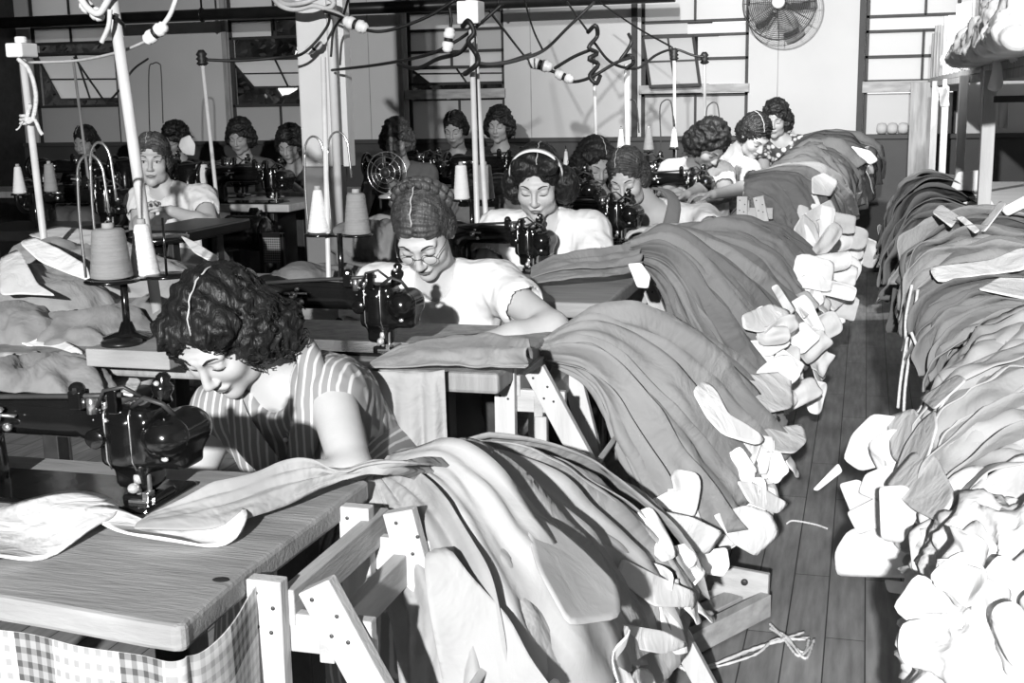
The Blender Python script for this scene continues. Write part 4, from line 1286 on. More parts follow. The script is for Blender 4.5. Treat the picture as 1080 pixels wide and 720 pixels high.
W_('black cord rising from the twin rods to the hanging tangle', [(498, 66, 4.1), (520, 68, 4.6), (550, 62, 5.6), (575, 52, 6.3), (600, 28, 6.5), (627, 2, 6.6)], .009)
W_('black cord looping under the steel rod', [(560, 70, 6.4), (585, 76, 6.4), (600, 86, 6.4), (622, 82, 6.5), (650, 66, 6.6), (668, 60, 6.8)], .009)
W_('black cord from the tangle up to the coiled socket', [(585, 72, 6.4), (605, 60, 6.5), (624, 52, 6.6)], .009)
W_('black cord running from the steel rod to the window socket', [(626, 44, 6.6), (645, 66, 6.7), (672, 72, 7.0), (692, 58, 7.3), (711, 52, 7.4), (730, 58, 7.4), (743, 60, 7.4)], .008)
W_('straight black cord from the pipe to the window socket', [(632, 2, 8.0), (670, 28, 7.8), (709, 50, 7.4)], .006)
W_('straight cord dropping steeply to the tangle', [(552, -4, 7.5), (562, 30, 7.0), (572, 52, 6.4)], .006)
W_('straight cord from the top of the frame to the steel rod', [(598, 2, 7.5), (612, 22, 7), (620, 33, 6.6)], .006)
W_('black cord from the small white box to the tangle', [(515, 10, 4.1), (532, 32, 4.8), (556, 62, 6.3), (566, 66, 6.4)], .005)
W_('black cord coiled around the head of the steel rod', [(620, 34, 6.55), (628, 27, 6.5), (630, 38, 6.55), (621, 50, 6.5), (630, 56, 6.55), (621, 62, 6.5), (631, 68, 6.55), (622, 80, 6.5), (629, 88, 6.5), (633, 80, 6.55)], .012)
W_('black cord hooked on the pale pole', [(663, 36, 6.85), (666, 44, 6.8), (661, 54, 6.8), (654, 64, 6.8), (664, 58, 6.85), (668, 66, 6.85), (660, 72, 6.85)], .010)
W_('black cord knotted on the twin white rods', [(488, 28, 4.05), (494, 22, 4.0), (500, 34, 4.0), (494, 44, 4.0), (502, 56, 4.02), (504, 66, 4.0), (496, 74, 4.02), (490, 78, 4.1)], .009)
W_('black cord from the knot to the dark plug near the rods', [(495, 44, 4.1), (484, 56, 4.3), (462, 62, 4.5), (440, 72, 4.6), (420, 68, 4.7)], .008)
W_('thin cord running right from the twin rods across the wall', [(500, 72, 4.2), (530, 66, 5), (560, 56, 6.2)], .004)
W_('black cord hanging down past the column edge', [(368, -4, 5.2), (362, 16, 5.25), (352, 32, 5.3), (349, 60, 5.3)], .006)
W_('loose black cord drooping from the far left window pole', [(78, 60, 6.2), (100, 92, 6.2), (112, 106, 6.2), (125, 96, 6.2), (140, 74, 6.2), (156, 62, 6.4)], .006)
for k, (a, b, c) in enumerate((((116, 10), (107, 45), (152, -5)), ((474, 8), (472, 38), (480, 60)))):
    W_(['second white loop of cord at the top of the leaning pole', 'black cord dropping to the plug beside the rods'][k], [(a[0], a[1], 2.7 if k == 0 else 4.3), ((a[0]+b[0])/2+3, (a[1]+b[1])/2, 2.7 if k == 0 else 4.3), (b[0], b[1], 2.7 if k == 0 else 4.3)], .006, 'wire_w' if k == 0 else 'wire')

W_('tangle of white cord tied around the top of the column', [(286, -6, 5.3), (296, 6, 5.25), (312, 10, 5.25), (330, 6, 5.25), (346, 9, 5.25), (352, 2, 5.25), (340, -4, 5.25), (320, 3, 5.22), (300, 4, 5.25), (292, -6, 5.3)], .012, 'wire_w')
W_('white cord end tied beside the column top', [(345, 10, 5.25), (356, 14, 5.2), (364, 19, 5.15), (372, 24, 5.05)], .009, 'wire_w')
# ------------------------------------------------------------------ right side: bench, posts, shelf with slats
RX = .55
t = thing('work_bench', 'long bench along the right wall buried under bundles', 'table', (1.2, 5.5, 0))
mb = MB(); mb.box((.42, 1.6, .70), (1.9, 8.6, .74)); obj('bench_top', mb, M['woodx'], t, bevel=.005)
for y in (1.8, 3.6, 5.4, 7.2, 8.4):
    for x in (.5, 1.8):
        mb = MB(); mb.box((x-.03, y-.03, 0), (x+.03, y+.03, .70)); obj('leg', mb, M['woodz'], t, bevel=.003)
zs = 1.405
t = thing('storage_shelf', 'high wooden shelf above the right-hand bench', 'shelf', (.9, 6.0, 0))
mb = MB(); mb.box((.41, 3.3, zs-.02), (1.25, 9.4, zs+.006)); obj('shelf_board', mb, M['greywood'], t, bevel=.003)
mb = MB(); mb.box((.41, 3.3, zs-.05), (.44, 9.4, zs-.02)); obj('front_rail', mb, M['greywood'], t, bevel=.003)
for px, Yp, w in ((1041, 4.4, .042), (1013.5, 5.6, .035), (995, 7.2, .035), (984, 8.2, .04), (971, 9.1, .16)):
    x = P(px, 150, Yp).x; mb = MB(); mb.box((x-w/2, Yp-.025, .74), (x+w/2, Yp+.025, zs-.02)); obj('post', mb, M['woodz'] if w < .1 else M['greywood'], t, bevel=.003)
mb = MB(); mb.box((P(1048, 105, 4.2).x, 4.2, P(1060, 108, 4.2).z), (1.3, 4.24, P(1060, 101, 4.2).z)); obj('cross_brace', mb, M['dull'], t, bevel=.002)
t2 = thing('slatted_rack', 'row of upright pale slats standing along the high shelf', 'rack', (.42, 6.5, zs+.006))
zt_ = 1.32+.41*.98
for k in range(19):
    y = 3.2+.34*k*(1+.0*k)
    if y > 9.3: break
    mb = MB(); mb.box((.405, y-.032, zs+.006), (.425, y+.032, zt_+.02*math.sin(k*2.1))); obj('slat', mb, M['woodz'] if k < 14 else M['greywood'], t2, bevel=.002)
# white goods stuffed on the shelf
rnd = random.Random(5)
for k in range(11):
    Yp = 3.3+.5*k; c = Vector((.47+rnd.uniform(0, .06), Yp, zs+.006))
    s = SDF((c.x-.2, c.y-.3, c.z-.02), (c.x+.3, c.y+.3, c.z+.30), .014)
    hgt = .09+.035*rnd.random()+(.05 if k < 4 else 0)
    for q in range(7): s.ell(c+Vector((rnd.uniform(-.02, .12), rnd.uniform(-.16, .16), rnd.uniform(.02, hgt))), (rnd.uniform(.05, .09), rnd.uniform(.07, .12), rnd.uniform(.03, .07)), k=.01)
    s.plane(c, (0, 0, -1))
    V, Fc = s.mesh(); Nn = vnormals(V, Fc); V = V+Nn*(.022*(1-2.5*np.abs(np_noise(V, 16, k))))[:, None]
    o = obj('cloth_bundle', join_sd([(V, Fc)]), M['white2'], smooth=True)
    tag(o, 'crumpled white cloth bundle behind the slats on the high shelf', 'cloth bundle', 'white bundles on the high shelf')
for k, (px, py, Yp, rx, ry, rz) in enumerate(((1018, 68, 5.2, .08, .22, .11), (1036, 64, 4.75, .10, .22, .15), (1056, 60, 4.25, .10, .22, .14), (1078, 56, 3.8, .10, .22, .17), (1100, 52, 3.45, .10, .2, .16))):
    lump('cloth_bundle', 'crumpled white cloth bundle bulging over the front edge of the high shelf', 'cloth bundle', (.37+rx*.3, Yp, zs+.006), (rx, ry, rz), M['white2'], 60+k, amp=.03, sc=11, group='white bundles on the shelf edge')
o = piece_px('hanging_tag', 'white rag hanging down over the shelf edge by the post', 'rag', [(1051, 55), (1057, 70), (1058, 92), (1050, 97), (1041, 94), (1046, 75), (1048, 58)], 4.2, M['white2'], bend=.02)
o = piece_px('paper_slip', 'white paper slip hanging left of the near shelf post', 'paper', [(1034, 70), (1037, 70), (1037, 97), (1038, 133), (1031, 135), (1034, 100)], 4.7, M['white0'], bend=.01)
o = piece_px('paper_slip', 'white paper slip hanging right of the near shelf post', 'paper', [(1053, 102), (1064, 103), (1063, 136), (1053, 136)], 4.9, M['white0'], bend=.01)
o = piece_px('paper_slip', 'short white paper slip between the far shelf posts', 'paper', [(990, 92), (998, 92), (1002, 112), (992, 113)], 5.9, M['white0'], bend=.01)
# rolled bundle on the chair rail, under the last window
t = thing('rolled_bundle', 'pale tied roll lying on the rail under the right window', 'cloth bundle', P(938, 137, 9.575))
t.location.z = wz
for k in range(3):
    mb = MB(); x = -.09+.075*k; mb.lathe([(.02, 0), (.036, .008), (.042, .035), (.038, .062), (.025, .07)], (x, 0, .042), 16, (1, 0, 0)); obj('roll', mb, M['pale'], t, smooth=True, local=True)
# ------------------------------------------------------------------ tables
TX = -.70
FE = [PZ(x, y, .76) for x, y in ((196, 658), (184, 660), (150, 655), (100, 646), (50, 637), (0, 629), (-80, 616))]
poly = [Vector((TX-.005, 1.66, .76)), PZ(262, 600, .76), PZ(201, 652, .76)]+FE+[Vector((-1.75, 1.66, .76))]
t = thing('sewing_table', 'nearest wooden sewing table with a rounded front corner', 'table', (-1.2, 1.4, 0))
mb = MB(); k_ = len(poly); mb.v = [tuple(p) for p in poly]+[(p.x, p.y, p.z-.033) for p in poly]
mb.f = [tuple(range(k_))[::-1], tuple(range(k_, 2*k_))]+[(i, (i+1) % k_, k_+(i+1) % k_, k_+i) for i in range(k_)]
obj('tabletop', mb, M['tabletop'], t, bevel=.006)
for x_, y_ in ((-.80, 1.6), (-1.6, 1.6), (-.82, 1.3)):
    mb = MB(); mb.box((x_-.025, y_-.025, 0), (x_+.025, y_+.025, .727)); obj('leg', mb, M['dull'], t, bevel=.003)
mb = MB(); mb.ball(PZ(233, 611, .7605), (.011, .008, .0012), 14, 6); obj('knot_hole', mb, M['gap'], t)
table('wooden sewing table in front of the woman in spectacles', -2.3, TX-.02, 2.40, 2.95, material='greywood')
table('wooden sewing table in front of the woman with the headband', -1.5, TX+.02, 3.32, 3.95)
table('wooden sewing table in front of the woman with the dark collar', -1.6, TX-.03, 4.4, 4.95)
table('wooden sewing table far down the row by the stooping woman', -1.7, TX-.03, 5.75, 6.3)
table('last wooden sewing table of the aisle row', -1.7, TX-.03, 6.95, 7.5)
# the other rows on the left
table('light edged bench behind the white bloused standing woman', P(186, 226, 6.4).x, P(305, 226, 6.4).x, 6.4, 6.95, material='woodx')
table('long dark bench before the back row of women', LX+.25, P(392, 200, 7.3).x, 7.3, 7.8, material='greywood')
table('dark bench before the women behind the twin rods', P(405, 200, 7.3).x, P(640, 200, 7.3).x, 7.6, 8.05, material='greywood')
table('dark bench at the far left beneath the white cones', P(-30, 203, 4.7).x, P(75, 203, 4.7).x, 4.55, 5.0, z=.80, material='blackpaint')
table('black topped bench in front of the woman looking up', P(135, 250, 4.1).x, P(198, 248, 4.1).x, 4.1, 4.6, z=.86, material='blackpaint')

# ------------------------------------------------------------------ plaid skirt cloth hanging from the nearest table, grey sheet from the second
def hang_cloth(name, label, cat, pts_top, drop, material, seed, fold=.012, uvscale=(1, 1), n=60, m=26):
    rnd = random.Random(seed); T = spline(pts_top, n); vs = []; uv = []; L = 0
    f1, f2 = rnd.uniform(7, 10), rnd.uniform(15, 22)
    for i in range(n):
        if i: L += (T[i]-T[i-1]).length
        tg = (T[min(i+1, n-1)]-T[max(i-1, 0)]).normalized(); out = Vector((tg.y, -tg.x, 0))
        for j in range(m):
            v = j/(m-1)
            o_ = fold*(.25+v)*math.sin(i/n*f1*2*PI*.5+v)+fold*.5*v*math.sin(i/n*f2*2*PI*.5+2)
            vs.append(T[i]+out*(.004+abs(fold)*.5+o_)+Vector((0, 0, -drop*v))); uv.append((L*uvscale[0], v*drop*uvscale[1]))
    mb = MB(); mb.add(vs, [(i*m+j, i*m+j+1, (i+1)*m+j+1, (i+1)*m+j) for i in range(n-1) for j in range(m-1)]); mb.uv = uv
    o = obj(name, mb, material, smooth=True, solid=.002); tag(o, label, cat); return o
hang_cloth('plaid_cloth', 'plaid checked cloth hanging under the edge of the nearest table', 'cloth', [p+Vector((0, -.012, -.030)) for p, dz_ in zip(FE[::-1], (0, 0, 0, .004, .012, .022, .028))]+[PZ(201, 652, .76)+Vector((.008, -.004, -.034)), PZ(232, 627, .76)+Vector((.008, 0, -.026)), PZ(262, 600, .76)+Vector((.008, 0, -.012))], .5, M['plaid'], 3, .012, (2.2, 2.2), n=120)
hang_cloth('grey_cloth', 'pale grey sheet hanging from the table edge behind the nearest woman', 'cloth', [P(352, 388, 2.37), P(400, 390, 2.37), P(440, 392, 2.37), P(470, 389, 2.37)], .35, M['cloth4'], 4, .014)

# ------------------------------------------------------------------ wooden bundle racks
def rack(label, x, y, zt=.727, dy=.28, run=.40, scale=1.0):
    t = thing('bundle_rack', label, 'rack', (x, y, 0)); w = .046
    for yy in (y, y+dy):
        run_ = run if yy == y else run*.45
        mb = MB(); mb.beam((x-.005, yy, 0), (x, yy, zt), w, .022, (0, 1, 0)); obj('post', mb, M['woodz'], t, bevel=.002)
        a = Vector((x+.068, yy-.004, zt)); b = Vector((x+.068+run_, yy-.004, .01))
        mb = MB(); mb.beam(a, b, w, .022, (0, 1, 0)); obj('slanted_leg', mb, M['woodz'], t, bevel=.002)
        for (dx, dz) in ((-.010, -.016), (.012, -.034), (-.010, -.060), (.008, -.066)):
            mb = MB(); mb.ball((x+dx, yy-.012, zt+dz), (.0028, .0015, .0028), 8, 5); obj('nail_head', mb, M['dull'], t)
            k = -dz/zt*run; mb = MB(); mb.ball((x+.068+dx+k, yy-.016, zt+dz), (.0028, .0015, .0028), 8, 5); obj('nail_head', mb, M['dull'], t)
        mb = MB(); mb.box((x-.01, yy+.012, zt-.10), (x+.13, yy+.03, zt-.05)); obj('cross_board', mb, M['woodx'], t, bevel=.002)
    for z, xx in ((zt-.03, x+.01), (zt-.075, x+.06)):
        mb = MB(); mb.box((xx, y+.01, z-.035), (xx+.02, y+dy+.05, z+.012)); obj('rail', mb, M['woody'], t, bevel=.002)
    for f in (.28, .48):
        a = Vector((x+.068+run*f, y-.01, zt*(1-f))); mb = MB(); mb.beam(a+Vector((.02, 0, .0)), a+Vector((.02, dy+.05, 0)), .012, .05, (.5, 0, .8)); obj('rail', mb, M['woody'], t, bevel=.002)
    return t
r1 = PZ(281, 604, .758)
rack('wooden bundle rack beside the nearest table, two nailed posts showing', r1.x, r1.y, .752)
r2 = PZ(533, 388, .745)
rack('wooden bundle rack beside the woman in spectacles', r2.x, r2.y, .745)
r3 = PZ(657, 286, .745)
rack('wooden bundle rack beside the woman with the headband', r3.x, r3.y, .745, run=.30)
r4 = P(783, 207, 5.45)
rack('pale wooden bundle rack below the stooping woman, far down the aisle', r4.x, 5.45, r4.z, run=.2)
# low slatted skid on the floor
c0 = Vector((-.20, 3.05, 0)); dA = Vector((-.50, -.866, 0)); dB = Vector((-.97, .20, 0)).normalized()
t = thing('slatted_skid', 'low slatted wooden skid on the floor at the aisle edge', 'skid', c0)
mb = MB(); mb.beam(c0+Vector((0, 0, .058)), c0+dB*.34+Vector((0, 0, .065)), .018, .115, (0, 0, 1)); obj('end_board', mb, M['woodx'], t, bevel=.003)
for k in range(4):
    o_ = dB*.085*k+dA*.01
    mb = MB(); mb.beam(c0+o_+Vector((0, 0, .035+.004*k)), c0+o_+dA*.62+Vector((0, 0, .035+.004*k)), .055 if k else .03, .018 if k else .06); obj('slat', mb, M['woody'], t, bevel=.002)
mb = MB(); mb.ball(P(785, 614, 3.03), (.009, .004, .009)); obj('bolt', mb, M['dull'], t)
# thread scraps on the floor
for k, (pts, lb) in enumerate((([(660, 700), (700, 694), (730, 705), (790, 690), (820, 680), (850, 672)], 'long twisted scrap of selvedge on the floor by the skid'), ([(815, 662), (828, 672), (845, 690), (858, 678)], 'short curled selvedge scrap on the floor'), ([(825, 554), (840, 552), (858, 553), (872, 558)], 'beaded thin scrap on the floor in mid aisle'))):
    pp = [PZ(x, y, .006+.004*math.sin(i*2)) for i, (x, y) in enumerate(pts)]
    mb = MB(); rr = random.Random(k)
    for _ in range(3 if k < 2 else 1):
        q = [p+Vector((rr.uniform(-.012, .012), rr.uniform(-.02, .02), rr.uniform(0, .006))) for p in pp]; mb.tube(spline(q, 50), [.002+.0025*abs(math.sin(i*1.3)) for i in range(50)], 5)
    tag(obj('thread_scrap', mb, M['white0'], smooth=True), lb, 'scrap')

# ------------------------------------------------------------------ machines
m1 = machine('big black sewing machine at the near left with a rounded bolted head', PZ(160, 526, .762))
m1.scale = (1, 1, .88)
def mcopy(loc, label, sc=1.0, rz=0):
    return dup(m1, loc, label, rotz=rz, scale=sc)
mcopy(PZ(410, 370, .762), 'black sewing machine in front of the woman in spectacles', .95)
mcopy(PZ(562, 286, .762), 'black sewing machine in front of the woman with the headband', .9, -.15)
mcopy(PZ(655, 256, .762), 'black sewing machine at the hands of the woman with the dark collar', 1.0, -.2)
mcopy(PZ(736, 216, .762), 'black sewing machine before the stooping woman, far down the row', 1.0, -.1)
for px, py, Y, lb in ((118, 212, 5.0, 'dark sewing machine left of the woman looking up'), (292, 216, 6.5, 'dark sewing machine on the light edged bench left of the column'), (258, 212, 6.9, 'dark sewing machine behind the bench left of the column'),
                      (98, 205, 7.4, 'dark sewing machine before the woman in the v-neck'), (185, 203, 7.5, 'dark sewing machine before the spectacled woman at the back left'), (458, 198, 7.6, 'dark sewing machine right of the desk fan'), (545, 196, 7.7, 'dark sewing machine behind the headband woman'),
                      (610, 212, 5.6, 'dark sewing machine by the curly haired woman'), (690, 190, 6.9, 'dark sewing machine beneath the small thread cones'), (640, 178, 7.2, 'dark sewing machine under the window rods')):
    p = P(px, py, Y); z = .76 if Y < 7.25 or px > 600 else .76
    mcopy((p.x, p.y, z), lb, 1.25, 0)

# ------------------------------------------------------------------ thread stands + cones
def stand_px(label, base_px, Y, tray_py, xs, hooks, table_z=.76, back=0):
    b = P(base_px[0], base_px[1], Y); b.z = table_z
    tz = P(base_px[0], tray_py, Y).z
    k = 1353/Y
    return b, tz, stand(label, b, tz, [(P(x, tray_py, Y).x-b.x, back*(i > 0), r) for i, (x, r) in enumerate(xs)], [((x-base_px[0])/k, h/k, rc/k) for x, h, rc in hooks])
def cone_px(label, px, tray_py, Y, w, h, white=True, top=.72):
    p = P(px, tray_py, Y); k = 1353/Y
    return cone(label, (p.x, p.y, p.z), w/2/k, h/k, white, top=top)
b, tz, _ = stand_px('black thread stand on the drawer box at the left', (138, 395), 2.42, 294, ((118, .062), (153, .050)), ((84, 150, 38), (104, 165, 30)), .80, back=.09)
cone_px('large grey cone of thread on the left stand', 118, 293, 2.42, 53, 65, False, .76)
cone_px('large white cone of thread beside the big grey cone', 153, 290, 2.51, 38, 66, True, .48)
b, tz, _ = stand_px('black thread stand in front of the white column', (362, 330), 3.3, 246, ((337, .045), (377, .045)), ((322, 110, 24), (352, 115, 26)))
cone_px('tall white cone of thread before the column', 337, 245, 3.3, 28, 52, True, .40)
cone_px('pale grey cone of thread right of the column', 377, 247, 3.3, 32, 50, False, .68)
b, tz, _ = stand_px('thread stand at the foot of the twin rods', (498, 240), 4.5, 210, ((487, .035), (511, .035)), ())
cone_px('white cone of thread left at the twin rods', 487, 210, 4.5, 19, 40, True, .68)
cone_px('grey cone of thread right at the twin rods', 511, 210, 4.5, 24, 40, False, .70)
b, tz, _ = stand_px('low thread stand at the far left', (38, 225), 4.7, 204, ((20, .035), (54, .035)), ())
cone_px('white cone of thread at the far left', 21, 204, 4.7, 17, 35, True, .5)
cone_px('pale grey cone of thread right of the rope pole', 54, 202, 4.7, 17, 36, False, .68)
b, tz, _ = stand_px('thread stand behind the woman looking up', (214, 215), 6.5, 197, ((214, .04),), ())
cone_px('white cone of thread behind the woman looking up', 214, 196, 6.5, 18, 27, True, .75)
for px, py, w, h, wh, lb in ((628, 153, 9, 16, True, 'small white cone on the steel rod'), (655, 156, 9, 21, True, 'small white cone left of the pale pole'), (684, 158, 12, 24, False, 'small dark grey cone beneath the window'), (711, 155, 9, 20, True, 'small white cone beneath the window socket'), (597, 176, 7, 18, True, 'small white cone behind the headband woman')):
    b, tz, _ = stand_px('thin thread stand of the '+lb, (px, 175), 7.1, py+1, ((px, .03),), ())
    cone_px(lb, px, py, 7.1, w, h, wh, .5)

# drawer box, papers on the second table
b0 = P(95, 430, 2.30); b1 = P(182, 430, 2.30)
t = thing('wooden_box', 'small wooden box carrying the left thread stand', 'box', ((b0.x+b1.x)/2, 2.42, .76))
mb = MB(); mb.box((b0.x, 2.30, .76), (b1.x, 2.52, .80)); obj('case', mb, M['cardboard'], t, bevel=.003)
mb = MB(); mb.lathe([(.045, 0), (.045, .008), (.03, .012)], (P(132, 403, 2.36).x, 2.36, .80), 20); obj('lid', mb, M['blackpaint'], t, smooth=True)

# black desk under the light bench: motor, cane chair, can
t = thing('electric_motor', 'dark round motor hanging beneath the light edged bench', 'motor', P(262, 250, 6.2))
c = P(262, 246, 6.2); mb = MB(); mb.cyl(c+Vector((-.12, 0, 0)), c+Vector((.10, 0, 0)), .10); mb.ball(c+Vector((.1, 0, 0)), (.05, .09, .09)); mb.beam(c, c+Vector((0, .1, .12)), .05, .05); obj('housing', mb, M['iron'], t, smooth=True)
mb = MB(); mb.tube(spline([c+Vector((-.1, 0, 0)), c+Vector((-.16, -.02, -.1)), c+Vector((-.17, -.02, -.25))], 16), .006, 6); obj('cord', mb, M['wire'], t, smooth=True)
p = P(287, 262, 6.0); t = thing('cane_chair', 'dark chair with a woven back under the light edged bench', 'chair', (p.x, p.y, 0))
mb = MB(); mb.box((p.x-.05, 6.0, p.z-.08), (p.x+.05, 6.012, p.z+.06)); obj('woven_back', mb, M['mesh'], t)
mb = MB(); mb.box((p.x-.075, 5.995, .38), (p.x-.05, 6.02, p.z+.08)); mb.box((p.x+.05, 5.995, .38), (p.x+.068, 6.02, p.z+.08)); mb.box((p.x-.075, 5.995, p.z+.06), (p.x+.068, 6.02, p.z+.085)); obj('back_frame', mb, M['blackpaint'], t, bevel=.002)
mb = MB(); mb.box((p.x-.18, 6.0, .35), (p.x+.18, 6.35, .38)); obj('seat', mb, M['blackpaint'], t, bevel=.003)
for sx in (-.16, .16):
    for sy in (6.02, 6.33):
        mb = MB(); mb.box((p.x+sx-.015, sy-.015, 0), (p.x+sx+.015, sy+.015, .35)); obj('leg', mb, M['blackpaint'], t)
# spool trays on the black bench
t = thing('round_tray', 'round black tray table behind the white cone', 'tray', P(165, 262, 3.6))
c = P(168, 262, 3.6); mb = MB(); mb.lathe([(.085, 0), (.10, .006), (.10, .02), (.09, .022)], (c.x, c.y, c.z+.02), 28); mb.cyl((c.x, c.y, .76), (c.x, c.y, c.z+.02), .03); obj('tray', mb, M['iron'], t, smooth=True)
# ------------------------------------------------------------------ garment piles
G = ['cloth2', 'cloth3', 'cloth4', 'cloth3']
p1 = pile('work_trousers', 'trousers', 'pale grey trouser panel fanned over the nearest rack', 'garments over the nearest rack',
  [[(395,500,1.70),(398,560,1.58),(430,640,1.50),(448,730,1.45),(455,800,1.43)],
   [(400,492,1.74),(450,520,1.64),(500,600,1.55),(530,700,1.50),(545,800,1.48)],
   [(410,480,1.80),(490,480,1.74),(560,560,1.70),(610,650,1.70),(650,760,1.72)],
   [(420,484,1.90),(520,484,1.93),(598,545,1.97),(665,620,2.1),(705,725,2.15)],
   [(428,482,1.96),(540,488,2.05),(615,525,2.15),(690,592,2.3),(735,695,2.35)],
   [(438,486,2.05),(560,494,2.2),(625,518,2.35),(698,578,2.5),(742,655,2.6)],
   [(450,494,2.12),(560,506,2.32),(615,540,2.5),(690,600,2.65),(730,650,2.7)]], 10, ['cloth3', 'cloth4', 'cloth4', 'pale'], w=.125, pocket=.6, seed=11, tr=(.05, 1), lift0=-.03, amp=.010, shingle=.024)
p2 = pile('work_trousers', 'trousers', 'grey trouser panel draped over the rack by the woman in spectacles', 'garments over the second rack',
  [[(585,390,2.76),(612,430,2.74),(638,480,2.70),(658,540,2.68),(672,600,2.68)],
   [(568,378,2.76),(622,400,2.72),(660,470,2.66),(700,545,2.66),(725,600,2.7)],
   [(562,370,2.76),(630,372,2.74),(695,440,2.76),(745,510,2.8),(780,570,2.88)],
   [(570,360,2.8),(640,350,2.85),(715,400,2.9),(770,460,3.0),(810,530,3.1)],
   [(580,352,2.9),(650,336,2.95),(720,362,3.05),(780,425,3.15),(832,485,3.3)],
   [(590,350,3.05),(660,338,3.1),(725,362,3.25),(785,410,3.4),(822,450,3.5)]], 9, ['cloth1', 'cloth2', 'cloth2', 'cloth3'], w=.15, pocket=.9, seed=22, tr=(.10, 1), lift0=-.03, amp=.013, shingle=.042)
p3 = pile('work_trousers', 'trousers', 'mid grey trouser panel over the rack by the headband woman', 'garments over the third rack',
  [[(668,275,3.85),(698,310,3.76),(712,350,3.7),(725,400,3.66),(740,440,3.66)],
   [(658,264,3.85),(705,275,3.75),(740,330,3.7),(775,385,3.75),(800,430,3.8)],
   [(662,255,3.85),(710,253,3.85),(765,300,3.9),(812,360,4.0),(840,405,4.1)],
   [(670,251,4.0),(720,247,4.0),(785,283,4.1),(830,330,4.25),(860,385,4.4)]], 10, ['cloth0', 'cloth0', 'cloth1', 'cloth2'], w=.16, pocket=1, seed=33, lift0=-.03, amp=.013, shingle=.03)
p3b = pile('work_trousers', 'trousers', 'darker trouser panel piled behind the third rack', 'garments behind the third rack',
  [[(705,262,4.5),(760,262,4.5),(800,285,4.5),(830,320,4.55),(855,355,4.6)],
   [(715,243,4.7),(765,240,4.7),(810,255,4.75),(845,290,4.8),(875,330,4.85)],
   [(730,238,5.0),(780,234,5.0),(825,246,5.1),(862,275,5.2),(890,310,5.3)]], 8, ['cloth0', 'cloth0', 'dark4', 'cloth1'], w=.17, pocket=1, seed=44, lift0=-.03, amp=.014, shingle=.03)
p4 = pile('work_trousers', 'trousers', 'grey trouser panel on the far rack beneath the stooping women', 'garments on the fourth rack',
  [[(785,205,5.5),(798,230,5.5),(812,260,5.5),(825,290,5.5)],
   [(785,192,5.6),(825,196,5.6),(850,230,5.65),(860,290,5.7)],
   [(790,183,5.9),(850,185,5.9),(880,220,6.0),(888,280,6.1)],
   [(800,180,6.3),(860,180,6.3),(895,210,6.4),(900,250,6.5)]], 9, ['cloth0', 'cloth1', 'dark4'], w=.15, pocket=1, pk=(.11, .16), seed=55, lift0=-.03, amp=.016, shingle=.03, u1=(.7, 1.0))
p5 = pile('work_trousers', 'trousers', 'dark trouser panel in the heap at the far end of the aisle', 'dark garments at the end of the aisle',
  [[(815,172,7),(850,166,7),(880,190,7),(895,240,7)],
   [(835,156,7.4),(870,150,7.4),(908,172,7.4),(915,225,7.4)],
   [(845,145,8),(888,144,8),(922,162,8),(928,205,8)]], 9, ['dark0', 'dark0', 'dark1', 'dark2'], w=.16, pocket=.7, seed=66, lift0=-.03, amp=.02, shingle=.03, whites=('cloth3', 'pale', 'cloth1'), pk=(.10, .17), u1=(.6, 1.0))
# right hand side
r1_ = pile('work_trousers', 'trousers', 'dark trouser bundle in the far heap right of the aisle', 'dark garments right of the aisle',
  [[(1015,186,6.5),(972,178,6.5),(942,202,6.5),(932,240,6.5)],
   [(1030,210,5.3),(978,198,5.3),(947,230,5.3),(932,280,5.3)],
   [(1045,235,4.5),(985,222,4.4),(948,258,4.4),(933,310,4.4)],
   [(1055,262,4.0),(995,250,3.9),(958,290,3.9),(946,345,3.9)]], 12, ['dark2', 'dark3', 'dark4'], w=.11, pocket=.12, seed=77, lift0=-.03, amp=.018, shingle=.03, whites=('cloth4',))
r2_ = pile('work_trousers', 'trousers', 'grey trouser bundle in the middle heap right of the aisle', 'grey garments right of the aisle',
  [[(1110,225,3.9),(1035,215,3.85),(970,245,3.8),(952,290,3.8)],
   [(1120,262,3.6),(1035,250,3.55),(968,275,3.5),(948,340,3.5)],
   [(1130,305,3.3),(1045,292,3.25),(972,320,3.2),(960,390,3.2)],
   [(1150,345,3.05),(1060,335,3.0),(998,372,2.95),(985,425,2.95)]], 12, ['cloth1', 'cloth2', 'cloth0', 'cloth3'], w=.12, pocket=.2, seed=88, lift0=-.03, amp=.018, shingle=.03)
r3_ = pile('work_trousers', 'trousers', 'pale trouser bundle in the nearest heap right of the aisle', 'pale garments right of the aisle',
  [[(1160,330,2.8),(1080,328,2.75),(1005,365,2.7),(972,430,2.7)],
   [(1180,420,2.45),(1085,405,2.4),(1000,440,2.38),(958,520,2.40)],
   [(1200,520,2.2),(1110,500,2.15),(1030,540,2.1),(1000,630,2.1)],
   [(1220,620,2.05),(1130,600,2.0),(1055,640,1.95),(1020,760,1.95)]], 9, ['cloth4', 'pale', 'cloth4', 'pale'], w=.20, pocket=.9, seed=99, lift0=-.03, amp=.018, shingle=.03, whites=('white0',), u1=(.7, 1.0))
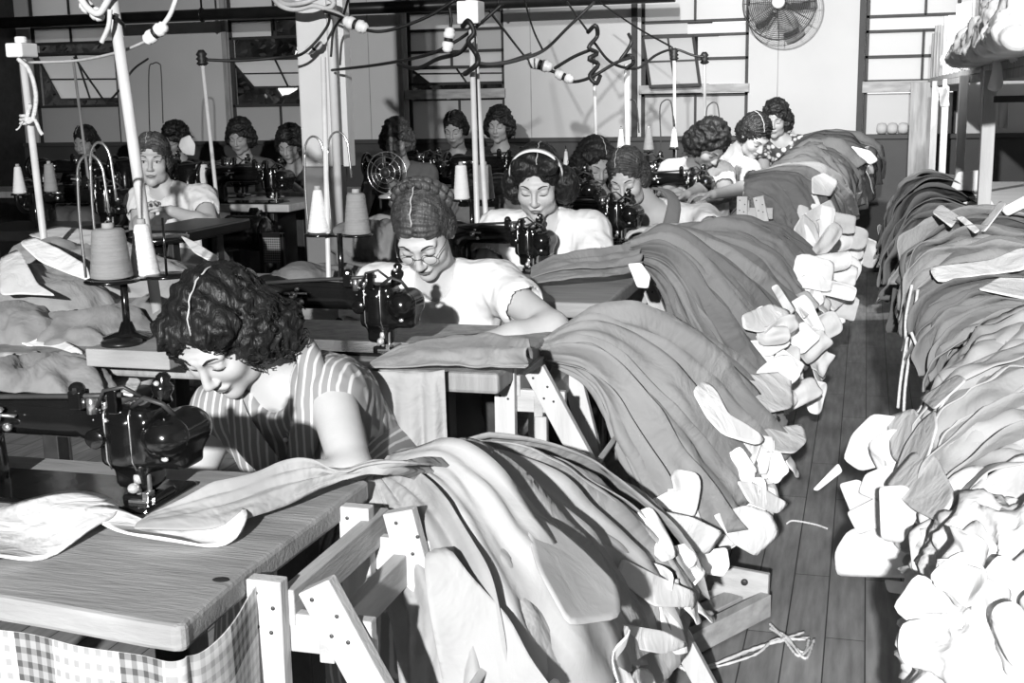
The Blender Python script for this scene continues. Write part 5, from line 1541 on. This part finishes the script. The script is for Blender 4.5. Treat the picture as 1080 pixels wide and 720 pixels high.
# inner stuffing so the heaps are solid
def core(label, guides, dz, name='folded_bundle', m='cloth0'):
    sh = Sheet(guides); n1, n2 = 16, 18; vs = []
    T_, U_ = np.meshgrid(np.linspace(0, 1, n1), np.linspace(0, .92, n2), indexing='ij')
    p, n, _, _ = sh.frame(T_.ravel(), U_.ravel()); q = p-n*dz
    q2 = q.copy(); q2[:, 2] = np.maximum(.03, q[:, 2]-.25); q2 = q2-n*.12; q2[:, 2] = np.maximum(q2[:, 2], .02)
    mb = MB(); o = n1*n2
    mb.v = [tuple(x) for x in q]+[tuple(x) for x in q2]
    f = []
    for i in range(n1-1):
        for j in range(n2-1):
            a = i*n2+j; f.append((a, a+1, a+n2+1, a+n2)); f.append((o+a, o+a+n2, o+a+n2+1, o+a+1))
    for i in range(n1-1):
        for j in (0, n2-1):
            a = i*n2+j; f.append((a, a+n2, o+a+n2, o+a))
    for j in range(n2-1):
        for i in (0, n1-1):
            a = i*n2+j; f.append((a, a+1, o+a+1, o+a))
    mb.f = f; ob = obj(name, mb, M[m], smooth=True); tag(ob, label, 'cloth bundle'); return ob

BVH = None
from mathutils.bvhtree import BVHTree
def build_bvh(objs):
    vs = []; fs = []
    for o in objs:
        for ob in [o]+list(o.children):
            off = len(vs); L = ob.location+(ob.parent.location if ob.parent else Vector())
            vs += [v.co+L for v in ob.data.vertices]; fs += [tuple(i+off for i in p.vertices) for p in ob.data.polygons]
    return BVHTree.FromPolygons(vs, fs)
BV = build_bvh([o for L in (p1, p2, p3, p3b, p4, p5, r1_, r2_, r3_) for o in L])
def hitY(px, py):
    d = ray(px, py).normalized(); h = BV.ray_cast(CAM, d)
    return h[0].y if h[0] is not None else None
def lay(poly, label, m='white2', default=3, name='cloth_scrap', cat='cloth piece', lift=.038, bend=.02, group=None, seed=0):
    A = np.array(poly, float); c = A.mean(0)
    pts = [c]+[c+(a-c)*.6 for a in A]; ys = [hitY(*q) for q in pts]
    ok = [(q, y) for q, y in zip(pts, ys) if y is not None and abs(y-(ys[0] if ys[0] else y)) < .35]
    if len(ok) < 3: Y = (ok[0][1] if ok else default); tx = ty = 0
    else:
        ext = np.abs(A-c).max(0)+1e-6
        D = np.array([[1, (q[0]-c[0])/ext[0], (q[1]-c[1])/ext[1]] for q, _ in ok]); y = np.array([v for _, v in ok])
        (Y, tx, ty), *_r = np.linalg.lstsq(D, y, rcond=None)
        tx = float(np.clip(tx, -.12, .12)); ty = float(np.clip(ty, -.15, .15)); Y = float(Y)-max(0, float(np.max(D @ np.array([Y, tx, ty])-y))*.6)
    return piece_px(name, label, cat, poly, Y-lift, M[m], group, tx, ty, bend, seed)
LW = [
 ([(889,484),(898,458),(920,436),(953,440),(956,458),(940,489),(907,497)], 'large rounded white panel sticking into the aisle, topmost', 2.6),
 ([(880,582),(893,560),(924,549),(945,560),(960,578),(962,609),(882,607)], 'large half-round white panel lowest over the aisle floor', 2.55),
 ([(927,513),(956,511),(973,533),(962,556),(951,573),(929,569)], 'white panel between the two large rounded ones', 2.5),
 ([(857,516),(884,488),(889,497),(862,518)], 'thin white strip pointing into the aisle', 2.6),
 ([(953,471),(970,445),(987,431),(989,449),(980,480),(969,507),(942,502)], 'tall white panel behind the topmost rounded one', 2.55),
 ([(962,476),(987,480),(1009,524),(991,551),(964,538),(933,511)], 'crumpled white panel in the middle of the near heap', 2.45),
 ([(885,510),(905,505),(925,520),(925,530),(900,548),(893,530)], 'small folded white panel hanging above the half-round one', 2.58),
 ([(996,547),(1027,513),(1053,542),(1040,580),(1027,604),(991,600),(982,578)], 'white panel with faint print in the near heap', 2.25),
 ([(1027,578),(1049,560),(1080,569),(1090,613),(1053,631),(1031,618)], 'rounded white panel at the right edge of the near heap', 2.15),
 ([(1022,516),(1080,476),(1105,530),(1062,556)], 'flat pale panel at the right edge above the rounded one', 2.2),
 ([(933,611),(978,616),(978,630),(936,624)], 'narrow white edge under the half-round panel', 2.5),
 ([(912,500),(950,484),(968,515),(932,530),(905,520)], 'white panel just below the topmost rounded one', 2.52),
 ([(893,540),(925,524),(938,552),(905,564)], 'white panel just above the half-round one', 2.52),
 ([(935,440),(965,430),(985,470),(960,500),(940,480)], 'white panel right of the topmost rounded one', 2.55),
 ([(958,560),(985,545),(990,590),(975,612),(962,600)], 'white panel right of the half-round one', 2.4),
 ([(979,282),(1047,274),(1085,258),(1085,284),(1016,293),(988,298)], 'long white band across the middle heap', 3.3),
 ([(1002,200),(1010,181),(1039,179),(1046,202)], 'stack of white pieces at the foot of the near shelf post', 4.2),
 ([(983,224),(992,215),(1012,228),(1004,240)], 'white piece left of the shelf post foot', 3.9),
 ([(1008,229),(1016,228),(1034,243),(1028,246)], 'short white strip on the middle heap', 3.8),
 ([(1030,243),(1055,212),(1062,214),(1038,245)], 'slanting white strip on the middle heap', 3.75),
 ([(1055,220),(1085,204),(1085,217),(1062,228)], 'white band at the right edge of the middle heap', 3.8),
 ([(1014,214),(1043,207),(1049,217),(1020,226)], 'white piece just below the shelf post', 3.9),
 ([(1031,305),(1055,292),(1085,292),(1085,316)], 'white piece under the long white band', 3.2),
 ([(970,420),(1010,395),(1020,400),(985,432)], 'white corner at the top of the near heap', 2.65),
 ([(730,412),(740,401),(753,407),(768,437),(788,448),(808,462),(800,470),(763,459),(745,440)], 'long curved white panel on the second pile', 2.95),
 ([(788,395),(834,391),(836,430),(803,437),(790,416)], 'upright white pocket panel behind the long curved one', 3.2),
 ([(801,453),(847,447),(851,466),(838,478),(805,476)], 'broad white panel at the tip of the second pile', 3.1),
 ([(782,332),(813,320),(834,328),(832,341),(801,351),(784,347)], 'rounded white pocket on the third pile', 3.9),
 ([(830,349),(847,339),(865,360),(857,376),(834,362)], 'white pocket right of the rounded one on the third pile', 4.1),
 ([(752,543),(787,532),(813,541),(823,563),(797,587),(773,573)], 'large rounded white pocket at the foot of the second pile', 2.8),
 ([(777,507),(793,508),(832,531),(819,542),(790,530)], 'slanting white strip above the large rounded pocket', 2.9),
 ([(690,537),(730,545),(763,561),(747,585),(723,577)], 'white lining left of the large rounded pocket', 2.7),
 ([(727,583),(767,577),(770,597),(763,608),(728,603)], 'square white pocket below the large rounded pocket', 2.75),
 ([(682,530),(705,518),(733,517),(733,527),(707,538)], 'small white flap inside the second pile', 2.65),
 ([(662,278),(676,277),(686,291),(684,304),(672,303)], 'small oval white tag over the third rack', 3.6),
 ([(856,187),(869,182),(885,191),(876,207),(856,204)], 'white pocket at the top of the fourth pile', 5.6),
 ([(848,225),(876,210),(884,224),(857,234)], 'white pocket in the middle of the fourth pile', 5.6),
 ([(837,241),(847,225),(860,236),(866,257),(851,263),(839,253)], 'white pocket left in the fourth pile', 5.5),
 ([(862,238),(888,229),(897,242),(891,270),(869,270)], 'large pale pocket low on the fourth pile', 5.6),
 ([(859,309),(879,294),(891,303),(891,319),(879,329)], 'white pocket at the tip of the pile behind the third rack', 4.7),
 ([(813,303),(820,299),(839,328),(832,335)], 'narrow white strip on the pile behind the third rack', 4.6),
 ([(836,312),(851,306),(865,322),(848,336)], 'white pocket right of the narrow strip behind the third rack', 4.6),
 ([(898,154),(918,159),(927,169),(918,174),(900,161)], 'pale piece on the dark heap at the aisle end', 7.4),
]
for k, (poly, lb, Y) in enumerate(LW): lay(poly, lb, 'white0' if (Y < 2.7 and poly[0][0] > 850) else 'white2', default=Y, seed=k, bend=.014, lift=.065 if 'curved' in lb or 'fourth' in lb else .038)
for k, (poly, lb, m) in enumerate((([(550,537),(583,551),(617,580),(652,616),(655,652),(600,660),(567,600)], 'broad pale panel lying on the nearest pile', 'pale'),
    ([(446,582),(474,574),(490,600),(537,650),(560,695),(590,735),(470,735),(452,640)], 'broad pale trouser leg at the front of the nearest pile', 'cloth4'),
    ([(655,588),(700,610),(735,625),(733,640),(690,640),(650,610)], 'pale hem strip at the tip of the nearest pile', 'white0'),
    ([(640,655),(700,665),(728,680),(700,690),(650,680)], 'pale hem strip low on the nearest pile', 'white0'))):
    lay(poly, lb, m, 1.9, lift=.018, bend=.02, seed=k+50, name='work_trousers', cat='trousers')
rs = random.Random(31)
for (xa, ya, xb, yb), nn, sz, where in (((800, 345, 868, 430), 22, (.05, .09), 'along the tip of the third pile'), ((838, 285, 890, 335), 10, (.05, .09), 'along the tip of the pile behind the third rack'),
        ((838, 205, 895, 290), 18, (.07, .12), 'down the aisle side of the fourth pile'), ((770, 455, 835, 560), 12, (.04, .07), 'along the tip of the second pile'), ((690, 535, 760, 600), 5, (.04, .07), 'at the foot of the second pile')):
    got = 0; tries = 0
    while got < nn and tries < 200:
        tries += 1; px = rs.uniform(xa, xb); py = rs.uniform(ya, yb); Y = hitY(px, py)
        if Y is None: continue
        c = P(px, py, Y-.03); got += 1
        n = Vector((rs.uniform(-.3, .7), -1, rs.uniform(-.1, .6))).normalized(); ax = n.orthogonal(); ax.rotate(Matrix.Rotation(rs.uniform(0, 6.3), 3, n)); ay = n.cross(ax)
        o = obj('cloth_scrap', flap(c, ax, ay, n, rs.uniform(*sz)*.8, rs.uniform(*sz)*1.25, rs, .024, rs.choice((3.5, 6, 9))), M[rs.choice(('white2', 'white2', 'white0'))], smooth=True, solid=.002)
        tag(o, 'small loose white pocket piece '+where, 'cloth piece', 'white pieces '+where)
# ruffled white ends at the bottom right
rnd = random.Random(8)
for k, (px, py, Yp, r_) in enumerate(((1072, 648, 2.0, (.13, .16, .16)), (1035, 690, 2.02, (.09, .14, .17)), (1060, 745, 1.9, (.14, .16, .22)), (1030, 800, 1.9, (.09, .14, .24)))):
    lump('cloth_bundle', ['crumpled white cloth at the right edge under the rounded panel', 'crumpled white cloth low at the right of the aisle', 'crumpled white cloth in the bottom right corner', 'crumpled white cloth lowest at the frame bottom'][k], 'cloth bundle', P(px, py, Yp), r_, M['white0'], 40+k, parts=14, amp=.034, sc=18, h=.008)
for k in range(26):
    px = rnd.uniform(1000, 1085); py = 590+(k/26)*130+rnd.uniform(-8, 8); px = max(px, 990+max(0, (py-620))*.12)
    Y = min(2.0, hitY(px, py) or 2.0)-rnd.uniform(.10, .22); c = P(px, py, Y)
    n = Vector((rnd.uniform(-.8, .1), -1, rnd.uniform(-.3, .6))).normalized(); ax = n.orthogonal(); ax.rotate(Matrix.Rotation(rnd.uniform(0, 6.3), 3, n)); ay = n.cross(ax)
    o = obj('cloth_scrap', flap(c, ax, ay, n, rnd.uniform(.03, .055), rnd.uniform(.04, .07), rnd, .030, rnd.choice((3, 4, 6))), M['white0'], smooth=True, solid=.002)
    tag(o, 'small ruffled white piece in the cascade at the bottom right', 'cloth piece', 'white pieces cascading at the bottom right')
for k in range(26):
    px = rnd.uniform(955, 1010); py = rnd.uniform(455, 615); px = max(px, 950+abs(py-520)*.12)
    Y = 2.62-(px-900)/900-(py-450)/1500+rnd.uniform(-.04, .05); c = P(px, py, Y)
    n = Vector((rnd.uniform(-.9, -.1), -1, rnd.uniform(-.3, .6))).normalized(); ax = n.orthogonal(); ax.rotate(Matrix.Rotation(rnd.uniform(0, 6.3), 3, n)); ay = n.cross(ax)
    o = obj('cloth_scrap', flap(c, ax, ay, n, rnd.uniform(.05, .08), rnd.uniform(.06, .09), rnd, .024, rnd.choice((2.2, 3, 4))), M[rnd.choice(('white0', 'cloth4'))], smooth=True, solid=.002)
    tag(o, 'small white piece tucked among the large panels over the aisle', 'cloth piece', 'white pieces behind the large aisle panels')
# tie cords of the right heaps
for k, (pts, Y) in enumerate((([(962,300),(955,340),(958,380),(962,350),(968,305)], 3.15), ([(957,355),(950,400),(947,430)], 3.1), ([(962,355),(955,405),(953,436)], 3.1), ([(961,350),(975,385),(985,410)], 3.05))):
    mb = MB(); mb.tube(spline([P(x, y, Y) for x, y in pts], 30), .004, 6)
    tag(obj('tie_cord', mb, M['rope'], smooth=True), ['looped white cord around the middle right bundle', 'loose end of white cord hanging lowest left', 'loose end of white cord hanging beside the first', 'loose end of white cord slanting to the right'][k], 'cord')
# strips of cloth led from the piles to the needles
def lead(label, guides, mats='cloth3', n=1, seed=1, w=.42, amp=.007, white=False, name='work_trousers'):
    rnd = random.Random(seed); sh = Sheet(guides); out = []
    for i in range(n):
        mb, X, N = strip(sh, .5+(i-(n-1)/2)*.22, w/(1+.3*(n-1)), 0, 1.0, .004+.010*i, rnd, amp, nu=50, ns=26, shingle=.004, edge=.006, freq=1.8)
        o = obj(name, mb, M[mats], smooth=True, solid=.003); tag(o, label if n == 1 else label+(', upper fold' if i else ', lower fold'), 'trousers'); out.append(o)
    return out
lead('pale trousers led from the nearest pile under the needle', [[(140,560,-.768),(230,562,-.770),(300,535,-.775),(360,510,-.785),(405,502,-.80),(450,510,1.7)], [(148,550,-.772),(230,538,-.78),(300,515,-.79),(365,496,-.80),(420,488,-.81),(470,490,1.8)], [(168,540,-.774),(240,518,-.79),(305,499,-.80),(370,484,-.82),(435,478,-.83),(490,476,1.86)]], 'cloth3', 1, 5)
lead('pale trousers falling over the nearest rack rail', [[(352,520,1.72),(335,560,1.68),(325,600,1.66)], [(395,500,1.76),(360,550,1.70),(345,600,1.68)]], 'cloth3', 1, 6, .5)
lead('grey trousers under the hands of the woman in spectacles', [[(385,392,-.766),(440,390,-.77),(500,390,-.775),(556,388,-.79)], [(392,382,-.772),(440,374,-.785),(500,372,-.80),(560,377,-.81)], [(400,378,-.770),(450,370,-.775),(505,364,-.785),(562,368,-.81)]], 'cloth2', 1, 7)
lead('grey trousers in front of the woman with the headband', [[(560,302,3.5),(600,300,3.5),(640,296,3.6),(672,286,3.72)], [(560,290,3.6),(600,284,3.62),(640,280,3.7),(675,274,3.78)], [(562,280,3.7),(605,274,3.72),(645,270,3.8),(680,264,3.9)]], 'cloth1', 2, 8)
lead('grey trousers under the arm of the woman with the dark collar', [[(668,262,4.65),(710,255,4.6),(745,252,4.65),(765,262,4.7)], [(672,250,4.75),(712,243,4.7),(748,240,4.75),(775,250,4.8)]], 'cloth0', 1, 9)
for pts, lb, m in (([(-30,560),(0,540),(40,528),(90,524),(126,543),(60,580),(0,597),(-30,600)], 'white lining sheet on the nearest table at the left edge', 'white1'),
                   ([(90,545),(130,543),(200,556),(258,550),(250,568),(205,575),(140,572)], 'white lining under the trouser leg at the nearest needle', 'white1'),):
    A = [PZ(x, y, .768+.004*(m == 'pale')) for x, y in pts]
    c = sum(A, Vector())/len(A); B = spline(A+[A[0]], 41)[:-1]; vs = [c]; 
    for r in range(1, 9):
        for i, b_ in enumerate(B): q = c+(b_-c)*r/8; vs.append(q+Vector((0, 0, .006*math.sin(q.x*22+q.y*31)+.012*(r/8)**3*(.5+.5*math.sin(i*.45)))))
    fs = [(0, 1+a, 1+(a+1) % 40) for a in range(40)]+[(1+r*40+a, 1+(r+1)*40+a, 1+(r+1)*40+(a+1) % 40, 1+r*40+(a+1) % 40) for r in range(7) for a in range(40)]
    mb = MB(); mb.add(vs, fs); o = obj('cloth_scrap', mb, M[m], smooth=True, solid=.003); tag(o, lb, 'cloth piece')
# left heaps on the second table
def lp(label, px, py, Y, rx, ry, rz, m, seed, **k):
    b = P(px, py, Y); lump('crumpled_trousers', label, 'trousers', b, (rx, ry, rz), M[m], seed, **k)
lp('big grey crumpled trousers at the left edge beside the wooden box', 40, 440, 2.32, .20, .14, .13, 'cloth1', 3, amp=.024, sc=10, stretch=(1, 1, .6))
lp('crumpled grey trousers heaped left of the black thread stand', 105, 398, 2.62, .17, .16, .15, 'cloth1', 5, amp=.024, sc=10)
lp('crumpled grey trousers at the left edge above the big heap', 8, 385, 2.60, .17, .14, .15, 'cloth1', 8, amp=.024, sc=10)
lp('crumpled grey trousers behind the black thread stand', 170, 372, 2.85, .16, .12, .14, 'cloth1', 10, amp=.024, sc=10)
lp('smooth grey trousers at the left edge behind the heaps', 20, 345, 3.05, .34, .22, .17, 'cloth2', 12, amp=.026, sc=7)
lp('dull grey cloth heap behind the large cones', 118, 330, 3.35, .34, .22, .20, 'cloth2', 14, amp=.034, sc=7)
table('bench under the heaps at the left edge', -3.6, -1.75, 2.98, 3.75, material='greywood')
for poly, lb, m, Y in (([(20,256),(34,249),(62,262),(92,280),(96,297),(70,288),(42,276)], 'long white curved lining lying behind the grey cone', 'white1', 3.0),
    ([(0,272),(20,262),(40,300),(60,312),(20,310),(0,312)], 'white sheet at the left edge above the heap', 'white0', 2.9),
    ([(2,348),(20,338),(52,350),(90,372),(78,385),(46,370),(22,362)], 'white lining on the low left heap', 'white1', 2.5),
    ([(0,372),(18,365),(28,385),(10,392)], 'small white corner at the left edge', 'white0', 2.45),
    ([(112,396),(132,388),(150,402),(140,418),(122,414)], 'white paper beside the wooden box', 'white1', 2.45),
    ([(190,248),(205,255),(232,272),(226,278),(204,266)], 'white strip leaning right of the round black tray', 'white1', 3.4),
    ([(28,248),(60,238),(110,244),(150,262),(100,262),(60,256)], 'pale sheet spread beneath the cones at the back left', 'white0', 3.5)):
    piece_px('cloth_scrap', lb, 'cloth piece', poly, Y, M[m], tilty=-.12, bend=.03, seed=len(poly))
# dark garments by the second row
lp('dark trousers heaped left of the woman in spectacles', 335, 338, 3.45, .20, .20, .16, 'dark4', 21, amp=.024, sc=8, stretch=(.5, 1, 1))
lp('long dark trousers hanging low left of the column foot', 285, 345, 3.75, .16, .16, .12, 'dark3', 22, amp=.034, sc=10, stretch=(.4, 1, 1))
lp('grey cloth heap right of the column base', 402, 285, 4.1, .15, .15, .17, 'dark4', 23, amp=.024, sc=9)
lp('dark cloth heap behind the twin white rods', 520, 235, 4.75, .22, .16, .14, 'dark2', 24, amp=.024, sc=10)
table('dark bench left of the woman in spectacles', P(262, 340, 3.5).x, P(425, 300, 3.5).x, 3.30, 3.95, z=.70, material='blackpaint')
piece_px('cloth_scrap', 'pale round piece right of the grey cone by the column', 'cloth piece', [(388,230), (400,225), (415,228), (418,238), (405,243), (390,240)], 4.3, M['pale'], tilty=-.1)
# ------------------------------------------------------------------ the women
def seated(label, px, py, Y, yaw=0, pitch=.35, roll=0, lean=.10, sx=0, **k):
    """generic seated figure: head at the pixel, body below"""
    H = P(px, py, Y); N = H+Vector((sx*.3, .06, -.165)); pelvis = Vector((N.x+sx*.5, N.y+lean, .545))
    r = Vector((math.cos(yaw*.5), math.sin(yaw*.5), 0)); w = k.pop('w', .165); sh_drop = .055
    SL = N-r*w+Vector((0, .0, -sh_drop)); SR = N+r*w+Vector((0, .0, -sh_drop))
    arms = k.pop('arms', None)
    fw = Vector((math.sin(yaw*.5), -math.cos(yaw*.5), 0))
    if arms is None:
        zt = max(.80, .80)
        for nm, S, sg in (('armL', SL, 1), ('armR', SR, -1)):
            if nm in k: continue
            e = S+fw*.10+r*(-sg)*.06+Vector((0, 0, -.22)); wv = e+fw*.20+r*sg*.10; wv.z = max(.80, e.z+.02)
            k[nm] = dict(e=e, w=wv, side=sg)
    res = person(label, H, N, SL, SR, pelvis, yaw=yaw, pitch=pitch, roll=roll, **k)
    lw = label.split()[:11]; stool(pelvis.x, pelvis.y+.02, ' '.join(['wooden chair beneath the']+lw))
    return res

# nearest woman: striped sleeveless dress
H = P(232, 352, 2.06); N = P(296, 405, 2.16)
SLp = P(232, 432, 2.16); SRp = P(348, 412, 2.16); pel = Vector((N.x+.02, 2.42, .545))
root, tp, fr = person('woman in a striped sleeveless collared dress bent over the nearest machine', H, N, SLp, SRp, pel, yaw=-.08, pitch=.78, roll=-.10,
    armR=dict(e=P(372, 500, 2.02), w=P(245, 528, 1.86), d=(-1, -.25, -.05), n=(0, 0, -1), side=1, curl=.5),
    armL=dict(e=P(196, 520, 2.12), w=P(168, 540, 1.90), d=(.2, -1, -.05), n=(0, 0, -1), side=-1, curl=.5),
    hair='curly', hairmat='hair', top='stripe', skirt='stripe', sleeve=0, res=.85, collar='stripe', fold=.005, neck_cut=.050, vneck=False)
for z in (0, .045, .09, .135):
    pass
bvb = BVHTree.FromPolygons([Vector(v) for v in fr['bl'][0]], [tuple(int(i) for i in f) for f in fr['bl'][1]])
for q in range(4):
    h = bvb.ray_cast(fr['N']+fr['fwd']*.4-fr['up']*(.05+.042*q), -fr['fwd'])[0]
    if h is None: continue
    mb = MB(); mb.ball(h, (.0058, .004, .0058), 10, 6); obj('button', mb, M['button'], root, smooth=True)
pl = [h[0]+fr['fwd']*.0015 for h in (bvb.ray_cast(fr['N']+fr['fwd']*.4-fr['up']*(.03+.016*q), -fr['fwd']) for q in range(14)) if h[0] is not None]
mb = MB(); mb.tube(spline([p+fr['right']*.012 for p in pl], 40), .0022, 6); obj('placket', mb, M['pale'], root, smooth=True)
stool(pel.x, pel.y+.02, 'wooden chair under the nearest seated woman')

H = P(447, 244, 2.98); N = P(462, 292, 3.08)
root, tp, fr = person('woman in spectacles and a white short-sleeved blouse sewing at the second table', H, N, P(400, 304, 3.10), P(522, 300, 3.10), Vector((N.x, 3.35, .545)), yaw=.08, pitch=.72, roll=-.05,
    armR=dict(e=P(583, 345, 2.93), w=P(468, 376, 2.74), d=(-1, -.22, .0), n=(0, 0, -1), side=1, curl=.45),
    armL=dict(e=P(362, 372, 3.0), w=P(372, 366, 2.80), d=(.35, -1, -.1), n=(0, 0, -1), side=-1, curl=.5),
    hair='braid', hairmat='hair_l', top='blouse', sleeve=.42, res=.9, glasses=True, fold=.005, neck_cut=.065)
stool(N.x, 3.37, 'wooden chair under the woman in spectacles')

H = P(567, 192, 3.98); N = P(574, 232, 4.06)
root, tp, fr = person('woman with a white headband and white blouse looking down at her work', H, N, P(524, 242, 4.08), P(624, 244, 4.08), Vector((N.x, 4.30, .545)), yaw=.10, pitch=.45, roll=.0,
    armR=dict(e=P(632, 288, 3.96), w=P(598, 300, 3.76), d=(-.8, -.6, 0), n=(0, 0, -1), side=1),
    armL=dict(e=P(510, 286, 3.96), w=P(540, 298, 3.76), d=(.8, -.6, 0), n=(0, 0, -1), side=-1),
    hair='band', hairmat='hair', top='blouse', sleeve=.5, res=1.0, fold=.005, neck_cut=.07)
stool(N.x, 4.32, 'wooden chair under the woman with the headband')

H = P(662, 188, 5.0); N = P(690, 222, 5.12)
root, tp, fr = person('woman with a dark collar on a white blouse leaning on her forearm', H, N, P(634, 236, 5.12), P(742, 232, 5.15), Vector((N.x+.04, 5.38, .545)), yaw=-.10, pitch=.42, roll=-.10,
    armR=dict(e=P(752, 246, 4.95), w=P(692, 242, 4.80), d=(-1, -.1, 0), n=(0, 0, -1), side=1),
    armL=dict(e=P(622, 252, 4.95), w=P(648, 258, 4.82), d=(.7, -.7, 0), n=(0, 0, -1), side=-1),
    hair='short', hairmat='hair_l', top='blouse', sleeve=.55, res=1.15, collar='cloth0', fold=.005)
stool(N.x, 5.40, 'wooden chair under the woman with the dark collar')

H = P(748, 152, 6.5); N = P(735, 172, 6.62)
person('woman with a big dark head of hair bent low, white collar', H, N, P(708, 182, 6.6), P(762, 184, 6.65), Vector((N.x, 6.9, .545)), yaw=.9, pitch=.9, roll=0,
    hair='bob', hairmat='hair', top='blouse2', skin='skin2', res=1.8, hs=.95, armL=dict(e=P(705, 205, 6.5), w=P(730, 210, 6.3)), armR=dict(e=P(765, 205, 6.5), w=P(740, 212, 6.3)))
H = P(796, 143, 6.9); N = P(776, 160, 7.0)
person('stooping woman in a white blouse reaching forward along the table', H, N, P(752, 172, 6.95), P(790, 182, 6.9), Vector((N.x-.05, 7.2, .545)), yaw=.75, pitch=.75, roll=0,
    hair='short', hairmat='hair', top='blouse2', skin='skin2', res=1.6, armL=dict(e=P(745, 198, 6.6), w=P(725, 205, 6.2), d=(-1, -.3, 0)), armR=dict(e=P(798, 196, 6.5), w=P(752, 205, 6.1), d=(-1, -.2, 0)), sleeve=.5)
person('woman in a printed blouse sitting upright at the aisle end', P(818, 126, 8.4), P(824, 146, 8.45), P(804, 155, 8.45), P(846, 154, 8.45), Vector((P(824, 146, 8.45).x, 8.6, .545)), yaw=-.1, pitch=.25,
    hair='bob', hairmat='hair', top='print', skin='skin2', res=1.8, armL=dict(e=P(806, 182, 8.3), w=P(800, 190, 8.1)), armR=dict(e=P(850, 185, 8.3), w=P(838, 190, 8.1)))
for px, Y, lb in ((735, 6.92, 'wooden chair beneath the bent woman with big dark hair'), (772, 7.22, 'wooden chair under the stooping woman'), (824, 8.62, 'wooden chair under the woman in the printed blouse')):
    stool(P(px, 160, Y).x, Y, lb)

# woman looking at the camera
H = P(161, 169, 5.0); N = P(172, 200, 5.05)
person('woman in a white blouse looking up towards us behind the leaning pole', H, N, P(150, 212, 5.05), P(213, 210, 5.08), Vector((N.x, 5.25, .56)), yaw=.42, pitch=.08, roll=.04, eyes_open=True,
    armR=dict(e=P(222, 238, 4.95), w=P(180, 222, 4.80), d=(-1, -.2, .15), n=(0, -.3, -1), side=1, curl=.8), armL=dict(e=P(146, 240, 4.95), w=P(158, 226, 4.8), d=(.4, -.4, .5), side=-1),
    hair='short', hairmat='hair_l', top='blouse', sleeve=.35, res=1.2, neck_cut=.06)
stool(N.x, 5.27, 'wooden chair under the woman looking up')

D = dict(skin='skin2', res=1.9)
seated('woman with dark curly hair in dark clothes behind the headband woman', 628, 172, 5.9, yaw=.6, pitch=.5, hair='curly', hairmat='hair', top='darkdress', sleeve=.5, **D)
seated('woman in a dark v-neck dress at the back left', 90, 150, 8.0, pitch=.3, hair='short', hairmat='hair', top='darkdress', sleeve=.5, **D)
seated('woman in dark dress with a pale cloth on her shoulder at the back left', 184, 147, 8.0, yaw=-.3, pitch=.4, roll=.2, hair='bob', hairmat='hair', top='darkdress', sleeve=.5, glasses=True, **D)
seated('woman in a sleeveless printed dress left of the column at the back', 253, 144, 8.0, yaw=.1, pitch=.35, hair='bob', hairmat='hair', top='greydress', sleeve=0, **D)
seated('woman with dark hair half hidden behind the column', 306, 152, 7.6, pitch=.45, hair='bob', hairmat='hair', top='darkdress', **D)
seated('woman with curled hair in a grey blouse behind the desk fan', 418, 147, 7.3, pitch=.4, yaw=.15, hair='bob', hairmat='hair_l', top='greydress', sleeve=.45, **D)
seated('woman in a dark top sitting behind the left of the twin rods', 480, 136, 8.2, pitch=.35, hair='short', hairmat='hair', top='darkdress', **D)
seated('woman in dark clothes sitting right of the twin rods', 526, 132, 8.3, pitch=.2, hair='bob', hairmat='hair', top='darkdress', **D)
piece_px('white_cloth', 'white cloth over the shoulder of the dark dressed woman at the back', 'cloth', [(191,146),(200,142),(206,152),(205,164),(194,163),(188,154)], 7.7, M['white1'])

# ------------------------------------------------------------------ light: flash bulbs and the daylight outside
def spot(name, loc, target, power, size=1.4, blend=.6, rad=.06, kind='SPOT'):
    l = bpy.data.lights.new(name, kind); l.energy = power; l.shadow_soft_size = rad
    if kind == 'SPOT': l.spot_size = size; l.spot_blend = blend
    o = bpy.data.objects.new(name, l); COL.objects.link(o); o.location = loc
    o.rotation_euler = (Vector(target)-Vector(loc)).to_track_quat('-Z', 'Y').to_euler(); return o
spot('flash_key', (.15, -5.0, 2.95), (-.4, 4.0, .8), 4600, 1.1, .8, .07)
spot('flash_side', (-.9, 4.6, 2.5), (.8, 9.4, 1.9), 1050, 1.6, .9, .04)
wd = bpy.data.worlds.new('world'); SC.world = wd; wd.use_nodes = True
bg = wd.node_tree.nodes['Background']; bg.inputs[0].default_value = (1, 1, 1, 1); bg.inputs[1].default_value = 1.1
vs_ = SC.view_settings; vs_.view_transform = 'Standard'; vs_.look = 'None'; vs_.gamma = 1; vs_.exposure = .22; vs_.use_curve_mapping = False
